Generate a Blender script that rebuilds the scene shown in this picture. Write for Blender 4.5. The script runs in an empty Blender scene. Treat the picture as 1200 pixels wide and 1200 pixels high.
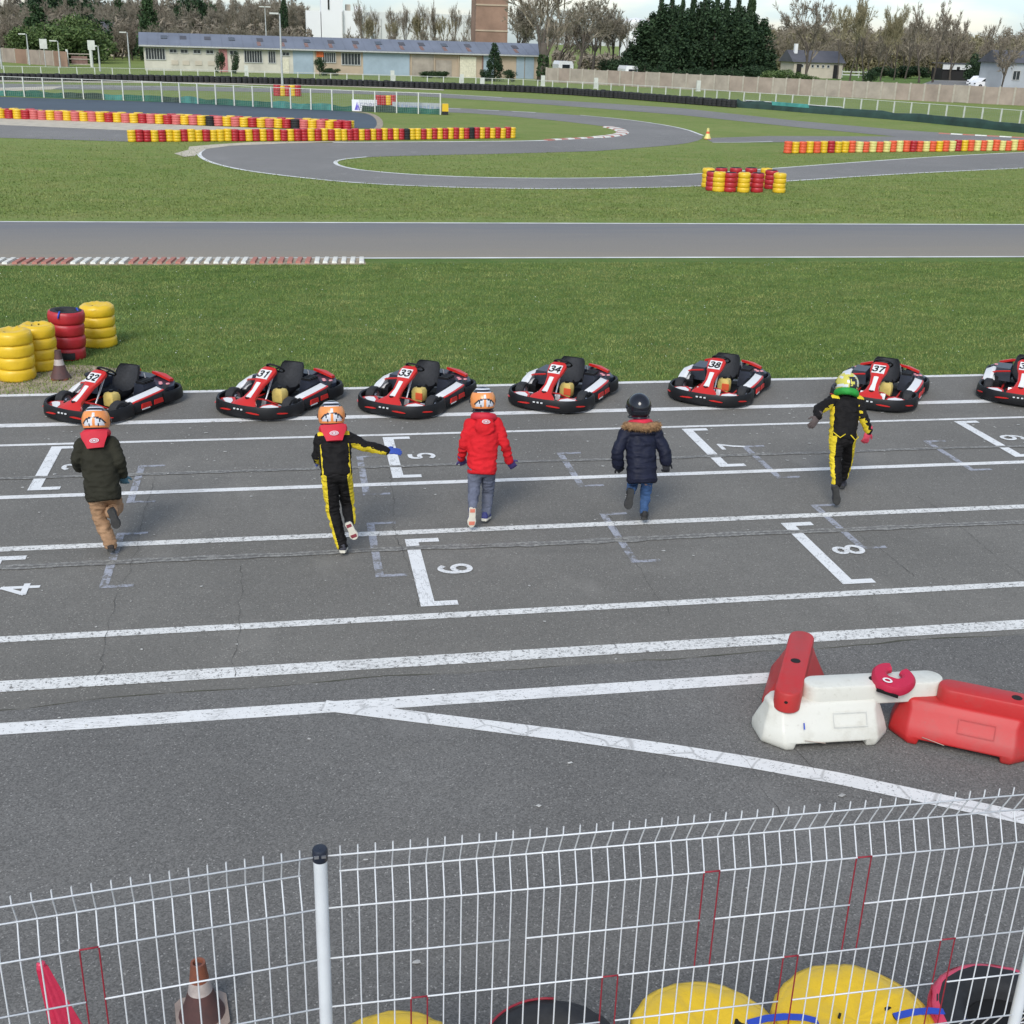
import bpy, bmesh, math, random
import numpy as np
from mathutils import Vector, Matrix, noise
R = math.radians
SC = bpy.context.scene
COL = SC.collection
rnd = random.Random(7)

# ---------------------------------------------------------------- camera, world, sun, exposure
FPX, EYE = 1400.0, 4.5                     # focal length for a 1200 px wide frame, eye height in metres
def _n(v):
    v = np.array(v, float); return v / np.linalg.norm(v)
DN = _n([-106, 3550, FPX])                 # down, along-track and away directions seen from the camera
AX = np.array([7947, -315, FPX], float); AX = _n(AX - DN * AX.dot(DN))
AY = _n(np.cross(DN, AX)); AY = AY if AY[2] > 0 else -AY
def ray(px, py):
    d = np.array([px - 600, py - 600, FPX]); return d @ AX, d @ AY, -(d @ DN)
def G(px, py, h=0.0):
    r = ray(px, py); t = (h - EYE) / r[2]; return Vector((r[0] * t, r[1] * t, h))
def at(px, py, Y):
    r = ray(px, py); t = Y / r[1]; return Vector((r[0] * t, Y, EYE + r[2] * t))
cam_d = bpy.data.cameras.new('camera'); cam = bpy.data.objects.new('camera', cam_d); COL.objects.link(cam)
cam_d.sensor_width = 36; cam_d.lens = 36 * FPX / 1200; cam_d.clip_start = .05; cam_d.clip_end = 5000
def w(v): return Vector((float(np.dot(v, AX)), float(np.dot(v, AY)), float(-np.dot(v, DN))))
right, up, back = w([1, 0, 0]), w([0, -1, 0]), w([0, 0, -1])
M = Matrix((right, up, back)).transposed().to_4x4(); M.translation = (0, 0, EYE); cam.matrix_world = M
SC.camera = cam
world = bpy.data.worlds.new('World'); SC.world = world; world.use_nodes = True
wn = world.node_tree; bg = wn.nodes['Background']
sky = wn.nodes.new('ShaderNodeTexSky'); sky.sky_type = 'NISHITA'; sky.sun_disc = False
SUN_EL, SUN_AZ = R(42), R(205)             # azimuth clockwise from +Y: behind the camera, a little to its left
sky.sun_elevation = SUN_EL; sky.sun_rotation = SUN_AZ; sky.air_density = 1.0; sky.dust_density = .7; sky.ozone_density = 1.0
hs = wn.nodes.new('ShaderNodeHueSaturation'); hs.inputs['Saturation'].default_value = .50
wn.links.new(sky.outputs[0], hs.inputs['Color'])
# thin cloud cover: an overcast dome is darker towards the horizon than overhead, with soft white banks on pale blue
tcw = wn.nodes.new('ShaderNodeTexCoord'); sxw = wn.nodes.new('ShaderNodeSeparateXYZ'); wn.links.new(tcw.outputs['Generated'], sxw.inputs[0])
mrw = wn.nodes.new('ShaderNodeMapRange'); wn.links.new(sxw.outputs[2], mrw.inputs[0]); mrw.inputs[1].default_value = 0; mrw.inputs[2].default_value = .6; mrw.inputs[3].default_value = .66; mrw.inputs[4].default_value = 1.15
mpw = wn.nodes.new('ShaderNodeMapping'); mpw.inputs['Scale'].default_value = (5, 5, 22); wn.links.new(tcw.outputs['Generated'], mpw.inputs[0])
nzw = wn.nodes.new('ShaderNodeTexNoise'); nzw.inputs['Scale'].default_value = 1.6; nzw.inputs['Detail'].default_value = 7; wn.links.new(mpw.outputs[0], nzw.inputs['Vector'])
crw = wn.nodes.new('ShaderNodeValToRGB'); crw.color_ramp.elements[0].position = .42; crw.color_ramp.elements[1].position = .60; crw.color_ramp.elements[0].color = (.80, .93, 1.06, 1); crw.color_ramp.elements[1].color = (1.06, 1.06, 1.06, 1); wn.links.new(nzw.outputs['Fac'], crw.inputs[0])
mx1 = wn.nodes.new('ShaderNodeMix'); mx1.data_type = 'RGBA'; mx1.blend_type = 'MULTIPLY'; mx1.inputs[0].default_value = 1; wn.links.new(hs.outputs[0], mx1.inputs[6]); wn.links.new(crw.outputs[0], mx1.inputs[7])
mx2 = wn.nodes.new('ShaderNodeMix'); mx2.data_type = 'RGBA'; mx2.blend_type = 'MULTIPLY'; mx2.inputs[0].default_value = 1; wn.links.new(mx1.outputs[2], mx2.inputs[6]); wn.links.new(mrw.outputs[0], mx2.inputs[7]); wn.links.new(mx2.outputs[2], bg.inputs[0]); bg.inputs[1].default_value = .125
sd = bpy.data.lights.new('sun', 'SUN'); sd.energy = 1.55; sd.angle = R(26); sd.color = (1, .955, .89)
sun = bpy.data.objects.new('sun', sd); COL.objects.link(sun)
sv = Vector((math.sin(SUN_AZ) * math.cos(SUN_EL), math.cos(SUN_AZ) * math.cos(SUN_EL), math.sin(SUN_EL)))
sun.rotation_euler = sv.to_track_quat('Z', 'Y').to_euler(); sun.location = (0, -20, 40)
SC.view_settings.view_transform = 'Standard'; SC.view_settings.look = 'None'
SC.view_settings.exposure = 0.72; SC.view_settings.gamma = 1; SC.view_settings.use_curve_mapping = False

# ---------------------------------------------------------------- materials
def srgb(r, g, b):
    f = lambda c: (c / 255 / 12.92) if c <= 10.3 else ((c / 255 + .055) / 1.055) ** 2.4
    return (f(r), f(g), f(b))
class NT:
    def __init__(s, name):
        s.m = bpy.data.materials.new(name); s.m.use_nodes = True; s.t = s.m.node_tree
        s.b = s.t.nodes['Principled BSDF']
    def n(s, t, **k):
        x = s.t.nodes.new(t)
        for a, v in k.items():
            if a in x.inputs: x.inputs[a].default_value = v
            else: setattr(x, a, v)
        return x
    def l(s, a, b): s.t.links.new(a, b)
    def coord(s, obj=True, scale=(1, 1, 1), world_=False):
        mp = s.n('ShaderNodeMapping'); mp.inputs['Scale'].default_value = scale
        if world_: s.l(s.n('ShaderNodeNewGeometry').outputs['Position'], mp.inputs[0])
        else: s.l(s.n('ShaderNodeTexCoord').outputs['Object'], mp.inputs[0])
        return mp.outputs[0]
    def noise(s, co, sc, det=4, rough=.6):
        x = s.n('ShaderNodeTexNoise'); x.inputs['Scale'].default_value = sc; x.inputs['Detail'].default_value = det
        x.inputs['Roughness'].default_value = rough; s.l(co, x.inputs['Vector']); return x.outputs['Fac']
    def ramp(s, f, lo, hi, c0=(0, 0, 0, 1), c1=(1, 1, 1, 1)):
        x = s.n('ShaderNodeValToRGB'); x.color_ramp.elements[0].position = lo; x.color_ramp.elements[1].position = hi
        x.color_ramp.elements[0].color = (*c0[:3], 1); x.color_ramp.elements[1].color = (*c1[:3], 1)
        s.l(f, x.inputs[0]); return x.outputs[0]
    def mix(s, f, a, b, mode='MIX'):
        x = s.n('ShaderNodeMix', data_type='RGBA', blend_type=mode)
        for sock, v in ((0, f), (6, a), (7, b)):
            if hasattr(v, 'is_linked'): s.l(v, x.inputs[sock])
            elif isinstance(v, (int, float)): x.inputs[sock].default_value = v
            else: x.inputs[sock].default_value = (*v[:3], 1)
        return x.outputs[2]
    def bump(s, f, st=.3, dist=.01):
        x = s.n('ShaderNodeBump'); x.inputs['Strength'].default_value = st; x.inputs['Distance'].default_value = dist
        s.l(f, x.inputs['Height']); s.l(x.outputs[0], s.b.inputs['Normal'])
    def col(s, c):
        if hasattr(c, 'is_linked'): s.l(c, s.b.inputs['Base Color'])
        else: s.b.inputs['Base Color'].default_value = (*c[:3], 1)
    def rough(s, v): s.b.inputs['Roughness'].default_value = v
def simple(name, c, rough=.6, var=.18, sc=6, bump=0, metal=0, bsc=40, world_=False, spec=None):
    t = NT(name); co = t.coord(world_=world_)
    f = t.noise(co, sc, 5)
    lo = tuple(x * (1 - var) for x in c); hi = tuple(min(1, x * (1 + var)) for x in c)
    t.col(t.ramp(f, .3, .7, lo, hi)); t.rough(rough); t.b.inputs['Metallic'].default_value = metal
    if spec is not None: t.b.inputs['Specular IOR Level'].default_value = spec
    if bump: t.bump(t.noise(co, bsc, 3), bump, .01)
    return t.m
def dirty(name, c, dirt, amt=.5, rough=.5, sc=5, bump=.15):
    """plastic with scuffs and grime patches"""
    t = NT(name); co = t.coord()
    a = t.ramp(t.noise(co, sc, 8, .7), 1 - amt - .12, 1 - amt + .16)
    b = t.ramp(t.noise(co, sc * 7, 6, .75), .58, .72)
    k = t.mix(a, c, t.mix(.55, c, dirt)); k = t.mix(b, k, t.mix(.35, k, dirt)); t.col(k); t.rough(rough)
    t.bump(t.noise(co, sc * 5, 4), bump, .01); return t.m
def asphalt(name, c, speck=.6, sc=1.0, patch=.3):
    t = NT(name); co = t.coord(world_=True)
    big = t.noise(co, .55 * sc, 6, .6); med = t.noise(co, 4 * sc, 5, .7)
    cell = t.n('ShaderNodeTexVoronoi'); cell.inputs['Scale'].default_value = 120; t.l(co, cell.inputs['Vector'])
    cc = t.n('ShaderNodeSeparateColor'); t.l(cell.outputs['Color'], cc.inputs[0])
    k = t.ramp(big, .3, .7, tuple(x * (1 - patch) for x in c), tuple(x * (1 + patch) for x in c))
    k = t.mix(t.ramp(med, .3, .8), k, tuple(x * .92 for x in c))
    sp = t.ramp(cc.outputs[0], 0, 1, (1 - speck, 1 - speck, 1 - speck), (1 + speck * .8,) * 3)
    k = t.mix(1, k, sp, 'MULTIPLY')
    pal = t.ramp(t.noise(t.coord(world_=True, scale=(1, .7, 1)), 1.1, 4, .5), .60, .80); k = t.mix(t.mix(.45, (0, 0, 0), pal), k, tuple(min(1, x * 1.75) for x in c))
    rub = t.ramp(t.noise(t.coord(world_=True, scale=(.22, 2.2, 1)), .9, 3, .5), .60, .78); k = t.mix(t.mix(.35, (0, 0, 0), rub), k, tuple(x * .55 for x in c))
    st = t.ramp(cc.outputs[1], .972, .985); k = t.mix(st, k, tuple(min(1, x * 1.9) for x in c))
    streak = t.noise(t.coord(world_=True, scale=(.25, 1.3, 1)), 1.2, 5, .6)
    k = t.mix(t.ramp(streak, .55, .8), k, t.mix(.35, k, (.16, .15, .13)))
    t.col(k); t.rough(.88); t.bump(cell.outputs['Distance'], .25, .004); return t.m
def paint(name, c, under, wear=.35, rough=.7, fsc=24):
    t = NT(name); co = t.coord(world_=True)
    f = t.noise(co, fsc, 8, .75); g = t.noise(t.coord(world_=True, scale=(1, 1.8, 1)), 42, 4, .7)
    a = t.ramp(f, .3 + wear * .42, .36 + wear * .42); b = t.ramp(g, .33 + wear * .2, .38 + wear * .22)
    v = t.n('ShaderNodeTexVoronoi', feature='DISTANCE_TO_EDGE'); v.inputs['Scale'].default_value = 3.2
    t.l(t.mix(.22, co, t.n('ShaderNodeTexNoise', Scale=9.0).outputs['Color']), v.inputs['Vector'])
    cr = t.ramp(v.outputs[0], .008, .03)
    keep = t.mix(1, t.mix(1, a, b, 'MULTIPLY'), t.mix(.4, (1, 1, 1), cr), 'MULTIPLY')
    tone = t.ramp(t.noise(co, 3, 5), .3, .75, tuple(x * .86 for x in c), c)
    t.col(t.mix(keep, under, tone)); t.rough(rough); return t.m
def grassmat(name, a, b, c, sc=1.0):
    t = NT(name); co = t.coord(world_=True, scale=(.55, 1, 1))
    f = t.noise(co, .35 * sc, 9, .75); g = t.noise(t.coord(world_=True, scale=(.6, 1, 1)), 3 * sc, 9, .8); h = t.noise(t.coord(world_=True), 38 * sc, 3, .7)
    k = t.ramp(f, .35, .68, a, b); k = t.mix(t.ramp(g, .42, .72), k, c)
    k = t.mix(1, k, t.ramp(h, .25, .8, (.5, .54, .46), (1.4, 1.35, 1.3)), 'MULTIPLY')
    t.col(k); t.rough(.95); t.b.inputs['Specular IOR Level'].default_value = .1; t.bump(t.noise(t.coord(world_=True), 14 * sc, 6, .8), .8, .05); return t.m
def islandmat(name, a, b, rough=.8, sub=0):
    t = NT(name); g = t.n('ShaderNodeNewGeometry')
    t.col(t.ramp(g.outputs['Random Per Island'], 0, 1, a, b)); t.rough(rough); t.b.inputs['Specular IOR Level'].default_value = .15
    return t.m
def blademat(name):
    t = NT(name); g = t.n('ShaderNodeNewGeometry'); co = t.coord(world_=True, scale=(.5, 1, 1))
    a = t.ramp(g.outputs['Random Per Island'], 0, 1, (.100, .158, .036), (.235, .295, .095)); c = t.ramp(g.outputs['Random Per Island'], 0, 1, (.19, .205, .07), (.38, .37, .16))
    f = t.ramp(t.noise(co, .8, 7, .7), .44, .72); k = t.mix(t.mix(.92, (0, 0, 0), f), a, c)
    k = t.mix(1, k, t.ramp(t.noise(co, 2.6, 6, .7), .3, .7, (.46, .52, .44), (1.32, 1.26, 1.2)), 'MULTIPLY'); t.col(k); t.rough(.8); t.b.inputs['Specular IOR Level'].default_value = .15; return t.m
A0 = (.15, .143, .13)
MT = dict(
    asphalt=asphalt('asphalt_start', (.152, .143, .125), .24, 1, .20), asphalt_new=asphalt('asphalt_pit', (.140, .134, .123), .36, .8, .24),
    asphalt_far=asphalt('asphalt_track', (.185, .176, .162), .3, .25, .2),
    white=paint('white_line_paint', (.74, .73, .70), A0, .10), white2=paint('flaking_white_paint', (.72, .71, .67), A0, .22),
    faded=paint('faded_grey_paint', (.34, .35, .39), A0, .34, .8, 6), tickpaint=paint('grid_paint', (.74, .74, .72), A0, .0),
    track_line=simple('track_edge_paint', (.62, .62, .59), .7, .25, .8, world_=True),
    crack=simple('crack_black', (.040, .037, .032), .95, .3, 8, world_=True), seam=paint('crack_edge', (.30, .29, .26), A0, .42),
    grass=grassmat('grass_ground', (.078, .150, .032), (.132, .215, .058), (.18, .215, .078)),
    grass_far=grassmat('grass_far_ground', (.145, .215, .052), (.205, .265, .084), (.27, .27, .11), .35),
    blade=blademat('grass_blades'), daisy=simple('daisy_white', (.8, .8, .75), .7),
    dirt=simple('dry_dirt', (.30, .25, .18), .95, .35, 5, .5, world_=True), sand=simple('pale_sand', (.46, .41, .32), .95, .2, 2, .3, world_=True),
    liner=simple('pond_liner', (.035, .052, .068), .6, .15, .4, .1, world_=True),
    kerb_red=dirty('kerb_red', (.42, .13, .09), (.25, .2, .16), .5, .8), kerb_white=dirty('kerb_white', (.68, .67, .60), (.3, .28, .24), .45, .8),
    moss=simple('moss_edge', (.065, .064, .045), .95, .4, 9, .5, world_=True),
    # plastics, kart
    red=dirty('red_plastic', (.50, .018, .014), (.25, .05, .04), .22, .35, 7, .04), kwhite=dirty('white_decal', (.66, .66, .65), (.4, .38, .36), .2, .4, 9, .03),
    black=simple('black_plastic', (.008, .008, .009), .5, .3, 9, spec=.3), navy=simple('dark_navy_plastic', (.014, .018, .030), .38, .3, 9),
    rubber=simple('tyre_rubber', (.016, .016, .017), .75, .3, 20, .3), seat=simple('seat_fabric', (.022, .023, .026), .8, .3, 30, .3),
    steel=simple('worn_steel', (.45, .45, .46), .35, .2, 20, 0, .8), fuel=simple('fuel_tank_plastic', (.62, .47, .14), .4, .15, 9),
    badge=simple('pink_badge', (.62, .25, .27), .5, .3, 60),
    # tyre stacks
    yellow=dirty('yellow_pvc', (.70, .45, .018), (.44, .25, .02), .30, .38, 6, .35), yellow_pale=dirty('faded_yellow_pvc', (.66, .60, .20), (.4, .34, .14), .4, .5, 5, .2),
    yred=dirty('red_pvc', (.40, .018, .025), (.14, .015, .02), .35, .42, 5, .3), orange=dirty('orange_red_pvc', (.68, .10, .035), (.35, .07, .04), .3, .5, 5, .2),
    pinkred=dirty('sun_bleached_red_pvc', (.56, .13, .12), (.4, .12, .1), .35, .55, 5, .2),
    magenta=dirty('pink_red_pvc', (.62, .045, .10), (.3, .03, .06), .3, .4, 6, .3), blue=simple('blue_strap', (.02, .06, .42), .5),
    hole=simple('dark_hole', (.006, .006, .006), .9),
    barrier_white=dirty('barrier_white_plastic', (.62, .61, .54), (.34, .31, .235), .38, .42, 4, .08), barrier_red=dirty('barrier_red_plastic', (.46, .018, .018), (.30, .07, .06), .42, .5, 4, .08),
    cone=dirty('dirty_cone', (.32, .09, .035), (.07, .045, .04), .6, .6, 7), cone_white=dirty('dirty_cone_white', (.52, .46, .42), (.16, .11, .1), .5, .6, 9), cone_dark=dirty('dirty_cone_dark', (.10, .045, .04), (.04, .03, .03), .5, .7, 9),
    cone_base=dirty('cone_base', (.40, .31, .25), (.16, .12, .1), .5, .7, 7),
    fence=simple('white_coated_wire', (.62, .63, .64), .4, .06, 10), post=simple('grey_white_post', (.62, .64, .65), .4, .08, 5), wire_red=dirty('red_sprayed_wire', (.26, .012, .025), (.42, .3, .3), .25, .6, 30),
    flag=dirty('red_cloth', (.46, .012, .05), (.3, .01, .03), .35, .6, 5, .3),
)

# ---------------------------------------------------------------- mesh helpers
class MB:
    def __init__(s): s.v, s.f, s.mi, s.cur = [], [], [], 0
    def add(s, vs, fs):
        o = len(s.v); s.v += [tuple(x) for x in vs]; s.f += [tuple(i + o for i in f) for f in fs]; s.mi += [s.cur] * len(fs); return s
    def box(s, c, d, rot=None, taper=None):
        x, y, z = d[0] / 2, d[1] / 2, d[2] / 2; tx, ty = taper or (1, 1)
        vs = [Vector((sx * x * (tx if sz > 0 else 1), sy * y * (ty if sz > 0 else 1), sz * z)) for sz in (-1, 1) for sy in (-1, 1) for sx in (-1, 1)]
        if rot is not None: vs = [rot @ v for v in vs]
        vs = [v + Vector(c) for v in vs]
        return s.add(vs, [(0, 2, 3, 1), (4, 5, 7, 6), (0, 1, 5, 4), (2, 6, 7, 3), (0, 4, 6, 2), (1, 3, 7, 5)])
    def loft(s, rings, closed=True, caps=True):
        n = len(rings[0]); vs = [p for r in rings for p in r]; fs = []
        for i in range(len(rings) - 1):
            for j in range(n if closed else n - 1):
                a, b = i * n + j, i * n + (j + 1) % n; fs.append((a, b, b + n, a + n))
        if caps and closed: fs += [tuple(range(n))[::-1], tuple((len(rings) - 1) * n + j for j in range(n))]
        return s.add(vs, fs)
    def tube(s, pts, r, n=8, caps=True, up=None):
        pts = [Vector(p) for p in pts]; rs = r if isinstance(r, (list, tuple)) else [r] * len(pts); rings = []; px = None
        for i, p in enumerate(pts):
            t = (pts[min(i + 1, len(pts) - 1)] - pts[max(i - 1, 0)]).normalized()
            if px is None:
                px = t.orthogonal().normalized()
            else: px = (px - t * px.dot(t)).normalized()
            py = t.cross(px)
            rings.append([p + (px * math.cos(2 * math.pi * j / n) + py * math.sin(2 * math.pi * j / n)) * rs[i] for j in range(n)])
        return s.loft(rings, True, caps)
    def lathe(s, prof, n=24, c=(0, 0, 0), caps=False, wob=None):
        rings = []
        for k, (r, z) in enumerate(prof):
            rings.append([(c[0] + r * (1 + (wob(j, k) if wob else 0)) * math.cos(2 * math.pi * j / n), c[1] + r * (1 + (wob(j, k) if wob else 0)) * math.sin(2 * math.pi * j / n), c[2] + z) for j in range(n)])
        return s.loft(rings, True, caps)
    def capsule(s, p0, p1, r0, r1, n=14):
        p0, p1 = Vector(p0), Vector(p1); t = (p1 - p0).normalized(); x = t.orthogonal().normalized(); y = t.cross(x); rings = []
        for p, r, a0, a1 in ((p0, r0, -85, 0), (p1, r1, 0, 85)):
            for k in range(5):
                a = R(a0 + (a1 - a0) * k / 4); rings.append([p + t * r * math.sin(a) + (x * math.cos(2 * math.pi * j / n) + y * math.sin(2 * math.pi * j / n)) * r * math.cos(a) for j in range(n)])
        return s.loft(rings)
    def ell(s, c, ax, n=16, m=10):
        """ellipsoid from three axis vectors"""
        c = Vector(c); ax = [Vector(a) for a in ax]; rings = []
        for k in range(m + 1):
            a = R(-88 + 176 * k / m); rings.append([c + ax[2] * math.sin(a) + (ax[0] * math.cos(2 * math.pi * j / n) + ax[1] * math.sin(2 * math.pi * j / n)) * math.cos(a) for j in range(n)])
        return s.loft(rings)
    def prism(s, poly, z0, z1):
        n = len(poly); vs = [(p[0], p[1], z0) for p in poly] + [(p[0], p[1], z1) for p in poly]
        return s.add(vs, [tuple(range(n))[::-1], tuple(range(n, 2 * n))] + [(i, (i + 1) % n, (i + 1) % n + n, i + n) for i in range(n)])
    def xf(s, mat, start=0):
        s.v[start:] = [tuple(mat @ Vector(p)) for p in s.v[start:]]; return s
    def mesh(s, name, mats, smooth=False):
        me = bpy.data.meshes.new(name); me.from_pydata(s.v, [], s.f)
        for m in (mats if isinstance(mats, (list, tuple)) else [mats]): me.materials.append(m)
        if len(me.polygons) == len(s.mi): me.polygons.foreach_set('material_index', s.mi)
        bm = bmesh.new(); bm.from_mesh(me); bmesh.ops.recalc_face_normals(bm, faces=bm.faces); bm.to_mesh(me); bm.free()
        if smooth: shade(me, smooth)
        return me
    def build(s, name, mats, parent=None, smooth=False):
        return link(name, s.mesh(name, mats, smooth), parent)
def shade(me, ang):
    me.polygons.foreach_set('use_smooth', [True] * len(me.polygons))
    if ang is not True:
        bm = bmesh.new(); bm.from_mesh(me)
        for e in bm.edges:
            if len(e.link_faces) == 2 and e.calc_face_angle(0) > R(ang): e.smooth = False
        bm.to_mesh(me); bm.free()
def link(name, me, parent=None):
    o = bpy.data.objects.new(name, me); COL.objects.link(o)
    if parent: o.parent = parent
    return o
def tag(o, label=None, cat=None, group=None, kind=None):
    for k, v in (('label', label), ('category', cat), ('group', group), ('kind', kind)):
        if v: o[k] = v
    return o
def empty(name, loc, rz=0, label=None, cat=None, group=None):
    o = bpy.data.objects.new(name, None); COL.objects.link(o); o.location = loc; o.rotation_euler = (0, 0, rz); o.empty_display_size = .1
    return tag(o, label, cat, group)
def copy_tree(o, parent=None):
    c = o.copy(); COL.objects.link(c); c.parent = parent
    for k in ('kind', 'label') if parent is None else (): 
        if k in c: del c[k]
    for ch in list(o.children): copy_tree(ch, c)
    return c
def text_mesh(txt, size, mats, name, depth=.0, shear=0, bold=0):
    cu = bpy.data.curves.new(name, 'FONT'); cu.body = txt; cu.size = size; cu.align_x = 'CENTER'; cu.align_y = 'CENTER'; cu.extrude = depth; cu.shear = shear; cu.offset = bold
    o = bpy.data.objects.new(name, cu); COL.objects.link(o)
    me = bpy.data.meshes.new_from_object(o.evaluated_get(bpy.context.evaluated_depsgraph_get())); bpy.data.objects.remove(o); bpy.data.curves.remove(cu)
    me.materials.clear(); me.materials.append(mats); return me
DIG = {'1': [[(-.12, .32), (.06, .46), (.06, -.46)]], '2': [[(-.24, .26), (-.16, .42), (.05, .46), (.22, .36), (.24, .18), (.10, -.05), (-.25, -.42), (.27, -.42)]], '3': [[(-.25, .32), (-.12, .44), (.08, .45), (.22, .34), (.20, .12), (.02, .03), (-.06, .03)], [(.02, .03), (.22, -.06), (.26, -.24), (.16, -.41), (-.06, -.45), (-.22, -.38), (-.28, -.24)]],
       '4': [[(.14, -.46), (.14, .44), (-.30, -.16), (.30, -.16)]], '5': [[(.22, .42), (-.18, .42), (-.23, .02), (.02, .10), (.22, .02), (.26, -.2), (.16, -.40), (-.06, -.45), (-.26, -.34)]], '6': [[(.22, .34), (.08, .45), (-.10, .42), (-.24, .20), (-.27, -.12), (-.20, -.36), (0, -.45), (.20, -.36), (.26, -.16), (.16, .03), (-.02, .08), (-.20, -.02), (-.26, -.14)]],
       '7': [[(-.27, .41), (.26, .41), (.02, -.10), (-.06, -.46)]], '8': [[(0, .04), (-.20, .14), (-.21, .34), (-.02, .45), (.19, .36), (.20, .15), (0, .04), (-.24, -.08), (-.27, -.28), (-.14, -.42), (0, -.45), (.15, -.42), (.27, -.28), (.24, -.08), (0, .04)]]}
DIG['9'] = [[(-x, -y) for x, y in q] for q in DIG['6']]
def digits(txt, size, m, name, wd=.17, z=.0, shear=0):
    b = MB(); n = len(txt)
    for i, ch in enumerate(txt):
        for q in DIG[ch]:
            pts = q if ch in '147' else smooth_line(q, 2)
            pts = [((x + (i - (n - 1) / 2) * .74 + shear * y) * size, y * size) for x, y in pts]
            for k, (a, c) in enumerate(zip(pts, pts[1:])):
                d = Vector((c[0] - a[0], c[1] - a[1], 0)); 
                if d.length < 1e-6: continue
                zk = .0006 * k if ch in '147' else .0004 * (k % 2) + .0009 * (k // 8)
                d.normalize(); e = Vector((-d.y, d.x, 0)) * wd * size / 2; a_, c_ = Vector((*a, z + zk)), Vector((*c, z + zk)); ex = d * wd * size * (.42 if ch in '147' else .12)
                b.add([a_ - e - ex, c_ - e + ex, c_ + e + ex, a_ + e - ex], [(0, 1, 2, 3)])
    return b.mesh(name, m)
def sheet(name, polys, z, m, kind='structure'):
    b = MB()
    for p in polys: b.add([(q[0], q[1], z) for q in p], [tuple(range(len(p)))])
    o = b.build(name, m)
    bm = bmesh.new(); bm.from_mesh(o.data); bmesh.ops.triangulate(bm, faces=bm.faces)
    for f in bm.faces:
        if f.normal.z < 0: f.normal_flip()
    bm.to_mesh(o.data); bm.free()
    return tag(o, kind=kind)
def px(pts): return [tuple(G(*p)[:2]) for p in pts]
def smooth_line(pts, it=2):
    for _ in range(it):
        q = [pts[0]]
        for a, b in zip(pts, pts[1:]): q += [(a[0] * .75 + b[0] * .25, a[1] * .75 + b[1] * .25), (a[0] * .25 + b[0] * .75, a[1] * .25 + b[1] * .75)]
        pts = q + [pts[-1]]
    return pts
def ribbon(pts, wd):
    out = []
    L, Rr = [], []
    for i, p in enumerate(pts):
        a, b = pts[max(i - 1, 0)], pts[min(i + 1, len(pts) - 1)]; d = Vector((b[0] - a[0], b[1] - a[1])).normalized(); k = wd[i] if isinstance(wd, list) else wd
        L.append((p[0] - d.y * k / 2, p[1] + d.x * k / 2)); Rr.append((p[0] + d.y * k / 2, p[1] - d.x * k / 2))
    return [[L[i], L[i + 1], Rr[i + 1], Rr[i]] for i in range(len(pts) - 1)]

# ---------------------------------------------------------------- ground, track, markings
sheet('ground', [[(-1500, -300), (1500, -300), (1500, 2500), (-1500, 2500)]], -.004, MT['grass_far'])
sheet('lawn', [[(-90, 15.5), (90, 15.5), (90, 27), (-90, 27)]], 0, MT['grass'])
edge = [(x, 16.06 + .035 * noise.noise((x * 1.7, 0, 0)) + .02 * noise.noise((x * 6, 3, 0))) for x in np.arange(-40, 60, .25)]
sheet('start_straight', [[(-40, -30)] + [(60, -30)] + edge[::-1]], .004, MT['asphalt'])
ed2 = [(x, 7.93 + .05 * noise.noise((x * .9, 5, 0)) + .025 * noise.noise((x * 4, 9, 0)) - (.10 * math.exp(-((x + 2.0) / .45) ** 2)) + .012 * x) for x in np.arange(-40, 60, .2)]
sheet('pit_lane', [[(-40, -30), (60, -30)] + ed2[::-1]], .0055, MT['asphalt_new'])
sheet('pit_lane_edge', ribbon([(p[0], p[1] + .01) for p in ed2 if -8 < p[0] < 9], [(.012 + .026) * abs(noise.noise((p[0] * 2, 1, 7))) for p in ed2 if -8 < p[0] < 9]), .0068, MT['moss'])
def line(y0, y1, m, x0=-40, x1=60, z=.0082): sheet('road_line', [[(x0, y0), (x1, y0), (x1, y1), (x0, y1)]], z, MT[m])
line(15.93, 16.04, 'white'); line(14.575, 14.72, 'white'); line(13.84, 13.91, 'white'); line(12.10, 12.20, 'white'); line(10.72, 10.83, 'white2')
line(8.88, 8.985, 'white2'); line(8.09, 8.255, 'white2'); line(7.495, 7.65, 'white', x1=3.9)
dg = [(.10, 7.60), (2.84, 6.568), (4.43, 5.643), (7.5, 3.9)]
sheet('road_line', ribbon(smooth_line(dg), .145), .0095, MT['white'])
def bracket(x, y0, y1, wdt, tick, m):
    sheet('grid_box', [[(x - wdt / 2, y0), (x + wdt / 2, y0), (x + wdt / 2, y1), (x - wdt / 2, y1)], [(x + wdt / 2, y1 - wdt * .72), (x + tick, y1 - wdt * .72), (x + tick, y1), (x + wdt / 2, y1)],
                       [(x + wdt / 2, y0), (x + tick, y0), (x + tick, y0 + wdt * .72), (x + wdt / 2, y0 + wdt * .72)]], .0068 if m == 'faded' else .0095, MT[m])
for x, n in ((-2.74, '3'), (1.06, '5'), (4.82, '7'), (8.55, '9')):
    bracket(x, 12.33, 13.78, .125, .26, 'tickpaint')
    o = link('grid_number', digits(n, .31, MT['tickpaint'], 'grid_number')); o.location = (x + .33, 13.04, .0095); o.rotation_euler = (0, 0, R(90)); tag(o, kind='structure')
for x, n in ((-2.74, '4'), (1.03, '6'), (4.86, '8')):
    bracket(x, 9.12, 10.60, .125, .26, 'tickpaint')
    o = link('grid_number', digits(n, .31, MT['tickpaint'], 'grid_number')); o.location = (x + .33, 9.86, .0095); o.rotation_euler = (0, 0, R(90)); tag(o, kind='structure')
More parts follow.
